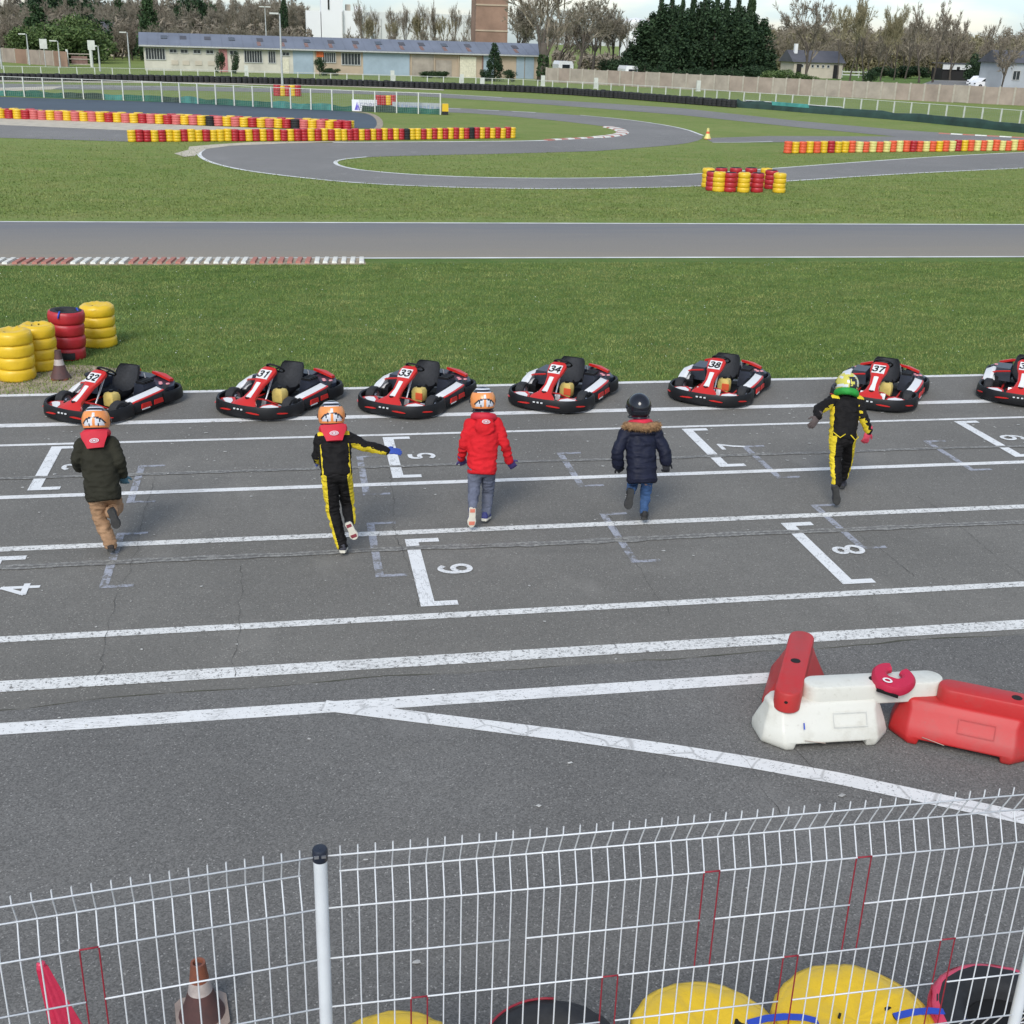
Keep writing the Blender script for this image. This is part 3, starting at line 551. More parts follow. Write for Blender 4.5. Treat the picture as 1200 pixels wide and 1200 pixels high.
# ---------------------------------------------------------------- tyre stacks
def tyre_prof(r, h, inner=.5, bulge=1.0): return [(r * inner, 0), (r * .90, 0), (r * .955, h * .05), (r * .99, h * .2), (r, h * .45), (r * .995, h * .7), (r * .965, h * .93), (r * .90, h), (r * inner, h)]
def wob(seed, amp): return lambda j, k: amp * noise.noise((math.cos(j * .42) * 2.2, math.sin(j * .42) * 2.2, seed + k * .35))
def wrapped_stack(loc, r, h, n, mats, label, top='closed', lean=0, group='tyre stacks', seed=0, seg=30):
    t = empty('tyre_stack', loc, 0, label, 'tyre stack', group); t.rotation_euler = (0, R(lean), rnd.uniform(0, 6))
    for k in range(n):
        m = mats[k % len(mats)]; b = MB(); b.cur = 0
        b.lathe(tyre_prof(r * (1 + rnd.uniform(-.012, .012)), h, .45 if top == 'closed' or k < n - 1 else .84), seg, (rnd.uniform(-.006, .006), rnd.uniform(-.006, .006), k * h), wob=wob(seed + k * 3, .05)); b.build('tyre', MT[m], t, True)
    m = mats[(n - 1) % len(mats)]
    if top == 'closed':
        b = MB().lathe([(0.001, h * n - .012), (r * .25, h * n - .010), (r * .42, h * n - .004), (r * .6, h * n + .010), (r * .8, h * n + .008), (r * .93, h * n - .018), (r * .985, h * n - .05)], seg, wob=lambda j, k: .03 * noise.noise((j * .9, k, seed)))
        b.v = [(x, y, z + .010 * noise.noise((x * 9, y * 9, seed)) + .034 * abs(noise.noise((math.atan2(y, x) * 5, math.hypot(x, y) * 3, seed))) * min(1, math.hypot(x, y) / (r * .4))) for x, y, z in b.v]; b.build('cover', MT[m], t, True)
        for q in range(2): MB().box((rnd.uniform(-.12, .12), rnd.uniform(-.1, .1), h * n + .003), (.022, .010, .012), Matrix.Rotation(rnd.uniform(0, 3), 3, 'Z')).build('tear', MT['hole'], t, True)
    else:
        MB().lathe([(0.001, h * n - h * .9), (r * .5, h * n - h * .85), (r * .52, h * n - .03), (r * .62, h * n + .004), (r * .80, h * n + .010), (r * .90, h * n - .004)], seg, wob=wob(seed + 40, .03)).build('open_tyre', MT['rubber'], t, True)
        MB().lathe([(0.001, h * n - .07), (r * .5, h * n - .07)], seg).build('dark_inside', MT['hole'], t)
    return t
def strap(t, pts, nm='strap', m='blue', r=.012): return MB().tube(pts, r, 6).build(nm, MT[m], t, True)
p = G(16, 449); wrapped_stack((p.x, p.y + .24, .004), .255, .165, 4, ['yellow'], 'yellow wrapped tyre stack, leftmost and nearest of the four by the small cone', seed=1)
p = G(44, 437); wrapped_stack((p.x, p.y + .22, .004), .245, .155, 4, ['yellow'], 'yellow wrapped tyre stack standing between another yellow stack and a red one', seed=2, lean=1.5)
p = G(77, 424); t = wrapped_stack((p.x, p.y + .24, .004), .255, .175, 4, ['yred'], 'torn red wrapped tyre stack with its black tyre open on top', 'open', seed=3, lean=3)
t.rotation_euler = (0, R(3), 0)
strap(t, [(.14, .02, .712), (.15, .0, .735), (.17, -.02, .705), (.185, -.03, .66)], 'cord'); strap(t, [(-.06, -.20, .70), (-.05, -.22, .722), (-.06, -.25, .69), (-.07, -.262, .63)], 'cord')
b = MB(); pr = [(.262, .028), (.272, .07), (.266, .128)]
b.loft([[(r_ * math.cos(R(a)), r_ * math.sin(R(a)), z) for a in range(-140, -55, 8)] for r_, z in pr], False, False); b.build('bare_tyre', MT['rubber'], t, True)
p = G(115, 409); wrapped_stack((p.x, p.y + .24, 0), .255, .155, 4, ['yellow'], 'yellow wrapped tyre stack on the grass behind the red one', seed=4)
# near stacks under the spectator fence
NG = 'tyre stacks behind the spectator fence'
def near(px_, py_, z, r, m, label, top, seed):
    p = G(px_, py_, z); t = wrapped_stack((p.x, p.y, .008), r, z / 4, 4, [m], label, top, 0, NG, seed, 44); t.rotation_euler = (0, 0, 0); return t
t1 = near(1002, 1195, .74, .345, 'yellow', 'yellow wrapped tyre stack behind the fence, nearest the open black tyre stack with pink wrap', 'closed', 11)
t2 = near(830, 1215, .74, .325, 'yellow', 'yellow wrapped tyre stack behind the fence, between the black one and the largest yellow one', 'closed', 12)
t3 = near(463, 1247, .70, .30, 'yellow', 'yellow tyre stack barely showing at the bottom of the photo beside the fence post', 'closed', 13)
t4 = near(646, 1233, .70, .30, 'rubber', 'open black tyre stack at the bottom of the photo with a trace of red paint', 'open', 14)
t5 = near(1183, 1191, .76, .325, 'magenta', 'open black tyre stack in torn pink-red wrap beside the right fence post', 'open', 15)
MB().lathe([(.325 * .97, .745), (.325 * 1.0, .72)], 40).build('edge_paint', MT['magenta'], t5, True)
MB().tube([(.30 * .93 * math.cos(R(a)), .30 * .93 * math.sin(R(a)), .705) for a in range(75, 170, 8)], .006, 5).build('paint_trace', MT['wire_red'], t4, True)
for tt, pts in ((t1, ((1048, 1192), (1068, 1187), (1090, 1185), (1112, 1187), (1130, 1193))), (t2, ((876, 1200), (898, 1194), (920, 1192), (942, 1193), (958, 1197)))):
    q = [G(x, y, .765) - tt.location for x, y in pts]; b = MB(); b.loft([[v + Vector((0, -.016, 0)), v + Vector((0, .016, 0)), v + Vector((0, .016, .006)), v + Vector((0, -.016, .006))] for v in q]); b.build('strap', MT['blue'], tt)
for tt, x, y, sx, sy, a in ((t1, 1046, 1187, .035, .085, 20), (t1, 951, 1201, .03, .06, -10), (t2, 868, 1199, .06, .035, -25), (t3, 470, 1205, .03, .02, 0)):
    v = G(x, y, .752) - tt.location; MB().box(v, (sx, sy, .012), Matrix.Rotation(R(a), 3, 'Z'), (.7, .8)).build('strap_hole', MT['hole'], tt)
# far rows of small stacks
def far_mesh(m, r, h, n, seed):
    b = MB(); prof = []
    for k in range(n): prof += [(q, z + k * h) for q, z in tyre_prof(r, h, .6)[1:8]]
    prof += [(r * .5, n * h - .01), (0.001, n * h - .02)]; b.lathe(prof, 14, wob=wob(seed, .05)); return b.mesh('tyre_stack', MT[m], True)
CM = {'Y': 'yellow', 'R': 'yred', 'O': 'orange', 'P': 'pinkred', 'F': 'yellow_pale', 'K': 'rubber'}
CN = {'Y': 'yellow', 'R': 'red', 'O': 'orange-red', 'P': 'faded red', 'F': 'pale yellow', 'K': 'black'}
def row(seq, a, c, r, h, n, where, group, dy=0, jit=.03, x0=.5):
    A, B = G(*a), G(*c); L = len(seq); cache = {}
    for i, k in enumerate(seq):
        if k == ' ': continue
        v = rnd.randrange(2)
        if (k, v) not in cache: cache[(k, v)] = far_mesh(CM[k], r, h, n, v * 7 + ord(k))
        p = A.lerp(B, (i + x0) / L); o = link('tyre_stack', cache[(k, v)]); o.location = (p.x, p.y + r + dy + rnd.uniform(-jit, jit), .004); o.rotation_euler = (R(rnd.uniform(-2, 2)), R(rnd.uniform(-2, 2)), rnd.uniform(0, 6)); s = rnd.uniform(.94, 1.06); o.scale = (1, 1, s)
        tag(o, '%s tyre stack %s' % (CN[k], where), 'tyre stack', group + ', ' + CN[k])
row('YRRYRYYRYYRYYYRRYRYRYRYRRYRYRY', (150, 166.5), (400, 165), .185, .125, 4, 'in the front row above the hairpin', 'front row of tyre stacks above the hairpin')
row('YRRYRYRYRYRKYYRYRYRYRYRKRYRYRYRY', (400, 165), (604, 162), .17, .125, 4, 'in the front row above the hairpin', 'front row of tyre stacks above the hairpin')
row('RYRYRPPYPYPYPYRYPYRPYRPYPYKPYPYRYPYRKPYPYRR', (-14, 138.5), (412, 153.5), .24, .115, 4, 'in the rear row before the dark pond liner', 'rear row of tyre stacks by the pond liner')
row('YRYYRYRYYRYRYYRYRYYRYRYYRYRYYRYRYYRYRYYRYRY', (-14, 138.5), (412, 153.5), .24, .118, 4, 'in the back line mostly hidden by the pond', 'second line of tyre stacks by the pond liner', .5, .03, .9)
row('OYOYOYRYYOFOFOFOFOROFOYOFRYOFOFOFOFOO', (920, 180), (1207, 176.5), .19, .125, 4, 'in the right-hand row beyond the near track', 'right-hand row of tyre stacks')
row('RYRYR', (322, 112.5), (352, 113), .30, .20, 4, 'in the short row far behind the pond fence', 'short far row of tyre stacks')
row('RRYR', (441, 123), (464, 123.5), .28, .17, 4, 'behind the white sign board', 'tyre stacks behind the sign board')
DG = 'cluster of red and yellow tyre stacks inside the near bend'
for i, (x, y, k, lab) in enumerate(((836, 224, 'R', 'leftmost front red'), (844, 225, 'Y', 'narrow front yellow left'), (857, 225.5, 'R', 'second front red'), (873, 226, 'Y', 'middle front yellow, torn'), (889, 226, 'R', 'third front red'), (915, 226.5, 'Y', 'rightmost front yellow'),
                             (831, 220, 'Y', 'rear left yellow'), (846, 219, 'R', 'rear left red'), (863, 219, 'R', 'rear middle red'), (881, 219, 'R', 'rear right red'), (899, 220, 'Y', 'rear right yellow'), (905, 222, 'R', 'short red'))):
    p = G(x, y); t = wrapped_stack((p.x, p.y + .2, 0), .215, .155, 4, [CM[k]], '%s tyre stack in the cluster inside the near bend' % lab, 'closed' if k == 'Y' else 'open', 0, DG, i + 60, 16)
# ---------------------------------------------------------------- water-filled barriers, neck brace, cones, flag
def make_barrier(mat, label):
    t = empty('plastic_barrier', (0, 0, 0)); tag(t, label, 'barrier', 'plastic traffic barriers'); m = MT[mat]
    rr = []
    def ring(x, hw, z0, z1, r_): # rounded cross-section in the y-z plane
        return [(x, -hw, z0), (x, hw, z0), (x, hw, z1 - r_), (x, hw - r_, z1), (x, -hw + r_, z1), (x, -hw, z1 - r_)]
    b = MB()
    for x, z, hw in (): pass
    secs = [(0.0, .455, .225, .02), (.035, .46, .235, .03), (.08, .455, .235, .03), (.16, .44, .19, .03), (.27, .41, .135, .03), (.325, .41, .11, .02), (.345, .39, .095, .02)]
    for z, hx, hy, r_ in secs:
        c = .135 - .22 * z; rr.append([(-hx + c, -hy, z), (hx - c, -hy, z), (hx, -hy + c, z), (hx, hy - c, z), (hx - c, hy, z), (-hx + c, hy, z), (-hx, hy - c, z), (-hx, -hy + c, z)])
    b.loft(rr); bm_ = bmesh.new(); bm_.from_mesh(b.mesh('body', m)); 
    me = bpy.data.meshes.new('body'); bm_.to_mesh(me); bm_.free(); me.materials.append(m); o = link('body', me, t)
    # notch under the middle: boolean with a box
    cut = MB().box((0, 0, .0), (.54, .7, .115), taper=(.94, 1)).build('cut', m); md = o.modifiers.new('notch', 'BOOLEAN'); md.object = cut; md.operation = 'DIFFERENCE'; md.solver = 'EXACT'
    bv = o.modifiers.new('bevel', 'BEVEL'); bv.width = .014; bv.segments = 3; bv.limit_method = 'ANGLE'; bv.angle_limit = R(30)
    me2 = bpy.data.meshes.new_from_object(o.evaluated_get(bpy.context.evaluated_depsgraph_get())); o.modifiers.clear(); o.data = me2; bpy.data.objects.remove(cut); shade(me2, 40)
    # top beam, longer than the body on one side
    b = MB(); n = 12; hl, hw, z0, z1 = .50, .092, .295, .475
    def stad(z, k): return [(x, y, z) for x, y in [(.87 - hw + hw * k * math.cos(R(a)), hw * k * math.sin(R(a))) for a in range(-90, 91, 15)] + [(-.15 + hw + hw * k * math.cos(R(a)), hw * k * math.sin(R(a))) for a in range(90, 271, 15)]]
    b.loft([stad(z0, .9), stad(z0 + .012, 1), stad(z1 - .02, 1), stad(z1 - .005, .93), stad(z1, .84)]); b.build('top_beam', m, t, 35)
    for x in (.36,): MB().lathe([(.036, .0), (.034, .002), (.030, .003), (0, .003)], 16, (x, 0, z1)).build('filler_hole', MT['hole'], t)
    MB().lathe([(0, 0), (.013, 0)], 12).xf(Matrix.Translation((.8712, 0, .40)) @ Matrix.Rotation(R(90), 4, 'Y')).build('end_hole', MT['hole'], t)
    for s in (-1, 1):
        nrm = Matrix.Rotation(R(s * -26), 4, 'X'); b = MB()
        for c, d in (((.14, 0, .055), (.24, .004, .004)), ((.14, 0, -.055), (.24, .004, .004)), ((.02, 0, 0), (.004, .004, .106)), ((.26, 0, 0), (.004, .004, .106))): b.box(c, d)
        b.xf(Matrix.Translation((0, s * .186, .235)) @ Matrix.Rotation(R(s * 26), 4, 'X')).build('embossed_frame', m, t)
        MB().tube([(-.20, s * .246, .10), (-.05, s * .250, .07)], .003, 5).build('scratch', MT['cone_base'], t)
    return t
def place(t, p, yaw): t.location = (p[0], p[1], .007); t.rotation_euler = (0, 0, R(yaw)); t.scale = (1, 1, .85)
wb = make_barrier('barrier_white', 'scuffed white plastic barrier with a red neck brace lying on it'); 
A, B_ = G(893, 868), G(1046, 872); place(wb, (3.545, 6.80), -2)
MB().box((-.20, -.203, .205), (.008, .006, .05), Matrix.Rotation(R(-26), 3, 'X')).build('blue_mark', MT['blue'], wb)
rb = make_barrier('barrier_red', 'red plastic barrier at the right edge, end to end with the white one'); place(rb, (4.47, 6.60), -32)
rl = make_barrier('barrier_red', 'red plastic barrier seen end on, pointing away, at the left of the white one')
for o in list(rb.children):
    if o.name.startswith('body'): o.scale = (1.04, 1, 1); o.location = (.045, 0, 0)
place(rl, (3.63, 7.42), -119)
for o in list(rl.children):
    if o.name.startswith('body'): o.scale = (.80, .85, 1); o.location = (.13, 0, 0)
    elif o.name.startswith(('embossed', 'scratch')): bpy.data.objects.remove(o)
def brace_mesh(r0=.045, r1=.130):
    b = MB(); rr = []
    for a in range(-150, 151, 12):
        r1_ = r1 + .022 * math.cos(R(a)) ** 3 if abs(a) < 90 else r1 - .02 * (abs(a) - 90) / 72; c, s_ = math.cos(R(a)), math.sin(R(a)); k = 1.3 - abs(a) / 150 * .5
        h = .055 * k; rr.append([Vector((s_ * (r + dr), -c * (r + dr), z)) for r, dr, z in ((r0, 0, .012), (r0, 0, h - .012), (r0 + .015, 0, h), (r1_ - .02, .006, h - .004), (r1_, 0, h - .022), (r1_, 0, .010), (r1_ - .02, 0, 0), (r0 + .012, 0, 0))])
    return b.loft(rr)
nb = tag(empty('neck_brace', (0, 0, 0)), 'red foam neck brace with a white oval badge, lying on the white barrier', 'neck brace')
brace_mesh().build('collar', MT['flag'], nb, 40); MB().box((.0, -.150, .022), (.13, .008, .020)).build('dark_pad', MT['black'], nb)
ov = MB().lathe([(.030, 0), (.026, .003), (.020, .003), (.017, 0)], 18).xf(Matrix.Translation((-.02, -.105, .078)) @ Matrix.Scale(.62, 4, (0, 1, 0))).build('badge', MT['kwhite'], nb)
p = at(1042, 797, 6.8); nb.location = (p.x, 6.75, .412); nb.rotation_euler = (R(16), R(5), R(-38)); nb.scale = (1.15, 1.15, 1.25)
def make_cone(loc, h, hb, mats, label, rz=0):
    t = empty('traffic_cone', loc, R(rz), label, 'traffic cone')
    prof = lambda k: h * (.105 + .10 * (1 - k) + .17 * (1 - k) ** 3)
    MB().prism([(x * hb, y * hb) for x, y in ((-.5, -.38), (-.38, -.5), (.38, -.5), (.5, -.38), (.5, .38), (.38, .5), (-.38, .5), (-.5, .38))], 0, .05 * h + .008).build('base_plate', MT[mats[0]], t)
    for z0, z1, m in ((.06, .50, mats[1]), (.50, .70, mats[2]), (.70, 1.0, mats[3])):
        b = MB().lathe([(prof(z0), z0 * h), (prof((z0 + z1) / 2), (z0 + z1) / 2 * h), (prof(z1), z1 * h)] + ([(prof(z1) * .7, h), (prof(z1) * .6, h * .93)] if z1 == 1 else []), 20); b.build('cone_band', MT[m], t, 40)
    MB().lathe([(0, h * .94), (prof(1) * .65, h * .94)], 16).build('hollow', MT['cone_dark'], t)
    return t
p = G(70, 446); make_cone((p.x, p.y + .08, .004), .40, .22, ('cone', 'cone_dark', 'cone_white', 'cone_dark'), 'small dirty orange and white cone by the yellow tyre stacks')
make_cone((-.575, 4.72, .006), .335, .25, ('cone_base', 'cone_dark', 'cone_white', 'cone'), 'brown and dirty white cone on a square base behind the fence', 8)
p = G(829, 163); make_cone((p.x, p.y, .0), .55, .32, ('orange', 'yellow_pale', 'orange', 'yellow_pale'), 'faded yellow cone at the tip of the far bend')
fl = empty('rolled_flag', (-.90, 3.98, 0), 0, 'rolled red flag leaning behind the left fence panel', 'flag')
tip, bot = Vector((-.225, .17, .90)), Vector((.02, -.03, .0)); b = MB(); rr = []
dv = (bot - tip).normalized(); ux = dv.cross(Vector((0, 1, 0))).normalized(); uy = dv.cross(ux)
for i in range(15):
    k = i / 14; c = tip.lerp(bot, k); rad = .022 + .125 * k ** 1.05
    rr.append([c + (ux * math.cos(2 * math.pi * j / 36) + uy * math.sin(2 * math.pi * j / 36) * .65) * rad * (1 + .16 * math.sin(j * 2 * math.pi / 36 * 5 + k * 2) + .10 * math.sin(j * 1.4 + 1)) for j in range(36)])
b.loft(rr).build('cloth', MT['flag'], fl, 60); MB().tube([tip - dv * .03, bot], .008, 8).build('pole', MT['steel'], fl); MB().lathe([(.020, -.012), (.017, .01), (.010, .016), (0, .016)], 10, tip - dv * .01).build('tip', MT['magenta'], fl)

# ---------------------------------------------------------------- foreground spectator fence
FY, FZ = 3.10, 2.135
fold = lambda z: .050 * max(0, 1 - abs(((FZ - z) % 1.0) - .1) / .1) if ((FZ - z) % 1.0) < .2 else 0.0
WF = empty('wire_fence', (0, 0, 0), 0, 'white wire mesh fence with dark-capped posts across the foreground', 'fence')
def fence_panel(A, B, nw, first, pairs, label, last_gap=.05):
    t = empty('fence_panel', (A[0], A[1], 0)); t.parent = WF; d = Vector((B[0] - A[0], B[1] - A[1], 0)); L = d.length; d.normalize(); nrm = Vector((-d.y, d.x, 0))
    t.rotation_euler = (0, 0, math.atan2(d.y, d.x)); H = [FZ, FZ - .1, FZ - .2, FZ - .4, FZ - .6, FZ - .8, FZ - 1.0, FZ - 1.1, FZ - 1.2, FZ - 1.4, FZ - 1.6, FZ - 1.8, FZ - 2.0]
    sp = (L - first - last_gap) / (nw - 1); zs = [FZ + .03, FZ, FZ - .1, FZ - .2, FZ - .4, FZ - .6, FZ - .8, FZ - 1.0, FZ - 1.1, FZ - 1.2, FZ - 1.6, FZ - 2.05]
    for i in range(nw):
        x = first + i * sp; b = MB(); red = [(z0, z1) for (p, z0, z1, isr, g_) in pairs if isr and i in (p, p + 1)]
        for a, c in zip(zs, zs[1:]):
            b.cur = 1 if any(z1 <= (a + c) / 2 <= z0 for z0, z1 in red) else 0
            b.tube([(x, fold(a), a), (x, fold(c), c)], .0026, 6, False)
        b.build('upright_wire', [MT['fence'], MT['wire_red']], t, True)
    for j, z in enumerate(H):
        segs = [(first - .004 if j in (1, 7) else 0.02, L - (last_gap - .004 if j in (1, 7) else .02))]
        for (p, z0, z1, isr, gaps) in pairs:
            if j in gaps:
                x0, x1 = first + p * sp, first + (p + 1) * sp; s_ = segs.pop(); segs += [(s_[0], x0), (x1, s_[1])]
        for s0, s1 in segs: MB().tube([(s0, fold(z) - .0048, z), (s1, fold(z) - .0048, z)], .0029, 6).build('cross_wire', MT['fence'], t, True)
        for (p, z0, z1, isr, gaps) in pairs:
            if isr is not None and abs(z - z0) < .01: MB().tube([(first + p * sp, fold(z) - .0048, z), (first + (p + 1) * sp, fold(z) - .0048, z)], .0031, 6).build('red_mark', MT['wire_red'], t, True)
    return t
def fence_post(x, y, label):
    t = empty('fence_post', (x, y, 0)); t.parent = WF; r = .0215
    MB().lathe([(r, -.05), (r, FZ + .02)], 22).build('tube', MT['post'], t, True)
    MB().lathe([(r * 1.06, FZ - .016), (r * 1.12, FZ - .012), (r * 1.12, FZ + .022), (r * 1.0, FZ + .027), (0.001, FZ + .028)], 22).build('cap', MT['navy'], t, 40)
    for s in (-1, 1): MB().box((s * .011, -.0245, FZ + .012), (.014, .006, .008)).build('clip', MT['steel'], t)
    return t
PA, PB = (.015, FY), (2.585, FY)
a0 = G(0, 1062, FZ); dl = Vector((PA[0] - a0.x, PA[1] - a0.y, 0)).normalized(); PL = (PA[0] - dl.x * 2.6, PA[1] - dl.y * 2.6)
z3, z5, zb = FZ - .2, FZ - .6, FZ - 1.0
fence_panel(PA, PB, 46, .062, [(10, z3, z5, None, (3,)), (22, z3, z5, True, (3,)), (32, z3, z5, True, (3,)), (4, z5, zb, True, (5,)), (16, z5, zb, True, (5,)), (28, z5, zb, True, (5,)), (39, z5, zb, True, (5,))], 'white wire fence panel in the middle foreground, some wires sprayed red')
fence_panel(PL, PA, 46, .05, [(33, z3, z5 - .4, True, (3,)), (40, z5 - .2, zb, None, ())], 'white wire fence panel at the left, in front of the rolled red flag', .062)
fence_panel(PB, (PB[0] + 2.6, FY), 48, .062, [], 'white wire fence panel just beyond the right post')
fence_post(*PA, 'white fence post with a dark cap in the middle foreground'); fence_post(*PB, 'white fence post at the right edge, leaning in the frame')
# ---------------------------------------------------------------- children running to the karts
CL = dict(olive=simple('olive_jacket_cloth', (.026, .025, .017), .85, .2, 9, .3, bsc=60, spec=.15), khaki=simple('khaki_trousers_cloth', (.33, .20, .115), .9, .2, 9, .4, bsc=50, spec=.15),
          suit=simple('black_suit_cloth', (.010, .009, .009), .75, .25, 9, .3, bsc=60, spec=.15), suit_y=simple('yellow_suit_cloth', (.66, .50, .03), .75, .15, 9, .3, bsc=60, spec=.15),
          hood=simple('red_hoodie_cloth', (.54, .016, .022), .85, .12, 9, .35, bsc=50, spec=.15), jeans=simple('grey_blue_denim', (.115, .125, .165), .9, .28, 8, .4, bsc=60, spec=.15),
          coat=simple('navy_quilted_coat', (.012, .014, .028), .55, .25, 9, .25, bsc=50, spec=.15), jeans2=simple('blue_denim', (.05, .10, .21), .9, .4, 9, .4, bsc=60, spec=.15), fur=simple('brown_fur', (.27, .15, .07), .95, .4, 40, .8, bsc=120),
          brace=simple('red_brace_foam', (.50, .010, .028), .7, .12, 9, .15), green=simple('green_brace_foam', (.015, .26, .03), .7, .2, 14, .3), scarf=simple('red_scarf', (.55, .02, .05), .9, .15, 20, .3),
          glove_b=dirty('blue_glove', (.03, .07, .34), (.35, .38, .42), .3, .7, 18), glove_p=dirty('purple_glove', (.06, .04, .17), (.35, .33, .42), .35, .7, 18), glove_k=simple('dark_glove', (.018, .018, .022), .8), glove_r=dirty('red_pink_glove', (.55, .05, .09), (.5, .3, .33), .3, .7, 20), glove_t=dirty('teal_grey_glove', (.07, .17, .23), (.35, .4, .42), .35, .7, 18), glove_g=dirty('brown_grey_glove', (.08, .06, .055), (.2, .2, .2), .3, .8, 18),
          skin=simple('skin', (.50, .29, .21), .6), sole_k=simple('dark_sole', (.035, .034, .032), .8, .3, 30), sole_p=dirty('coral_sole', (.68, .20, .13), (.66, .60, .48), .35, .7, 16), sole_r=simple('dark_red_sole', (.20, .03, .04), .75, .3, 20), sole_w=simple('cream_sole', (.62, .58, .48), .7), shoe_k=simple('black_shoe', (.014, .013, .013), .6), shoe_br=simple('brown_shoe', (.03, .022, .018), .7), shoe_n=dirty('navy_shoe', (.03, .035, .16), (.4, .42, .5), .3, .6, 22), shoe_bg=dirty('dark_shoe', (.03, .03, .04), (.35, .3, .35), .2, .6, 20),
          h_or=dirty('orange_helmet', (.74, .26, .07), (.7, .55, .42), .22, .28, 14, .02), h_dk=simple('dark_helmet', (.02, .022, .03), .22), h_wh=simple('silver_white_helmet', (.62, .63, .66), .28), h_bk=simple('black_gloss_helmet', (.010, .011, .016), .12, .2), h_ye=dirty('yellow_helmet', (.55, .50, .09), (.05, .05, .05), .22, .25, 12, .02), visor=simple('dark_visor', (.01, .01, .012), .06), laces=simple('white_trim', (.7, .7, .7), .6))
def remesh(b, vox, it=3, fold=.0, fs=14, seed=0, matf=None, mats=(), name='cloth'):
    o = link('tmp', b.mesh('tmp', mats[0])); md = o.modifiers.new('r', 'REMESH'); md.mode = 'VOXEL'; md.voxel_size = vox
    s = o.modifiers.new('s', 'SMOOTH'); s.iterations = it; s.factor = .5
    me = bpy.data.meshes.new_from_object(o.evaluated_get(bpy.context.evaluated_depsgraph_get())); bpy.data.objects.remove(o); me.name = name
    if fold:
        ns = [v.normal.copy() for v in me.vertices]
        for v, n in zip(me.vertices, ns):
            p = v.co; a = noise.noise((p.x * fs * .7 + seed, p.y * fs * .7, p.z * fs * 1.5)); c = noise.noise((p.x * fs * 2 + seed, p.y * fs * 2, p.z * fs * 3.2))
            v.co = p + n * fold * ((1 - 2.4 * abs(a)) + .5 * c)
    me.materials.clear()
    for m in mats: me.materials.append(m)
    if matf:
        for p in me.polygons: p.material_index = matf(p.center, p.normal)
    me.polygons.foreach_set('use_smooth', [True] * len(me.polygons)); return me
def eloft(b, secs, n=24):
    rr = []
    for c, u, v, a, d in secs: rr.append([Vector(c) + u * a * math.copysign(abs(math.cos(q)) ** .85, math.cos(q)) + v * d * math.copysign(abs(math.sin(q)) ** .85, math.sin(q)) for q in (2 * math.pi * j / n for j in range(n))])
    return b.loft(rr)
def hand(wrist, tip, side, mat, parent, name='glove', curl=.5, back=Vector((0, -1, 0))):
    d = (tip - wrist).normalized(); s = d.cross(back).normalized() * side; nrm = s.cross(d).normalized() * side; b = MB(); S = 1.12
    pc = wrist + d * .045 * S; b.ell(pc, (s * .037 * S, nrm * .017 * S, d * .050 * S)); b.capsule(wrist - d * .035, wrist + d * .01, .033, .028)
    for i, (o, L) in enumerate(((-.027, .050), (-.009, .060), (.009, .057), (.026, .045))):
        p0 = wrist + d * .078 * S + s * o * S; k = curl * (1 + .12 * i); p1 = p0 + (d * math.cos(k * .6) - nrm * math.sin(k * .6) + s * o * 3) * L * .5 * S; p2 = p1 + (d * math.cos(k * 1.5) - nrm * math.sin(k * 1.5) + s * o * 2) * L * .55 * S
        b.capsule(p0, p1, .0105, .0098, 8); b.capsule(p1, p2, .0098, .0088, 8)
    t0 = wrist + d * .03 * S - s * .030 * S; t1 = t0 + (d * .7 - s * .75 - nrm * .25).normalized() * .032; t2 = t1 + (d * .93 - s * .30 - nrm * .3).normalized() * .030
    b.capsule(t0, t1, .0125, .011, 8); b.capsule(t1, t2, .011, .0095, 8)
    return link(name, remesh(b, .0055, 2, 0, mats=[mat], name=name), parent)
def shoe(heel, toe, up, upper, sole, parent, ankle, trim=None):
    d = (toe - heel).normalized(); L = (toe - heel).length; up = (up - d * up.dot(d)).normalized(); s = d.cross(up)
    out = [(0, .022), (.08, .032), (.25, .033), (.5, .033), (.7, .042), (.88, .036), (.97, .022), (1.0, .008)]
    def outline(k, z): return [heel + d * (u * L) + s * (wd * k) + up * z for u, wd in out] + [heel + d * (u * L) - s * (wd * k * (.86 if .2 < u < .6 else 1)) + up * z for u, wd in out[::-1]]
    sh = MB().loft([outline(.97, .018), outline(1.0, .03), outline(.94, .05), [p + d * 0 for p in [heel + d * (u * L * .93 + .004) + s * wd * .62 + up * (.052 + .040 * max(0, 1 - u * 1.5)) for u, wd in out] + [heel + d * (u * L * .93 + .004) - s * wd * .62 + up * (.052 + .040 * max(0, 1 - u * 1.5)) for u, wd in out[::-1]]]])
    sh.capsule(heel + d * .045 + up * .05, ankle, .036, .036); o = link('shoe', remesh(sh, .007, 2, 0, mats=[upper], name='shoe'), parent)
    MB().loft([outline(.9, -.002), outline(1.02, .002), outline(1.04, .020), outline(.98, .024)]).build('sole', sole[0], o, 40)
    if len(sole) > 1: 
        for u0, u1 in ((.04, .42), (.55, .93)):
            q = [(u, wd) for u, wd in out if u0 <= u <= u1]; MB().loft([[heel + d * (u * L) + s * wd * .72 + up * z for u, wd in q] + [heel + d * (u * L) - s * wd * .72 + up * z for u, wd in q[::-1]] for z in (-.005, .004)]).build('tread', sole[1], o, False)
    if trim: 
        for k in (.35, .45, .55): MB().box(heel + d * L * k + up * (.086 - .055 * k), (.05, .008, .008), Matrix((s, d, up)).transposed()).build('lace', trim, o)
    return o
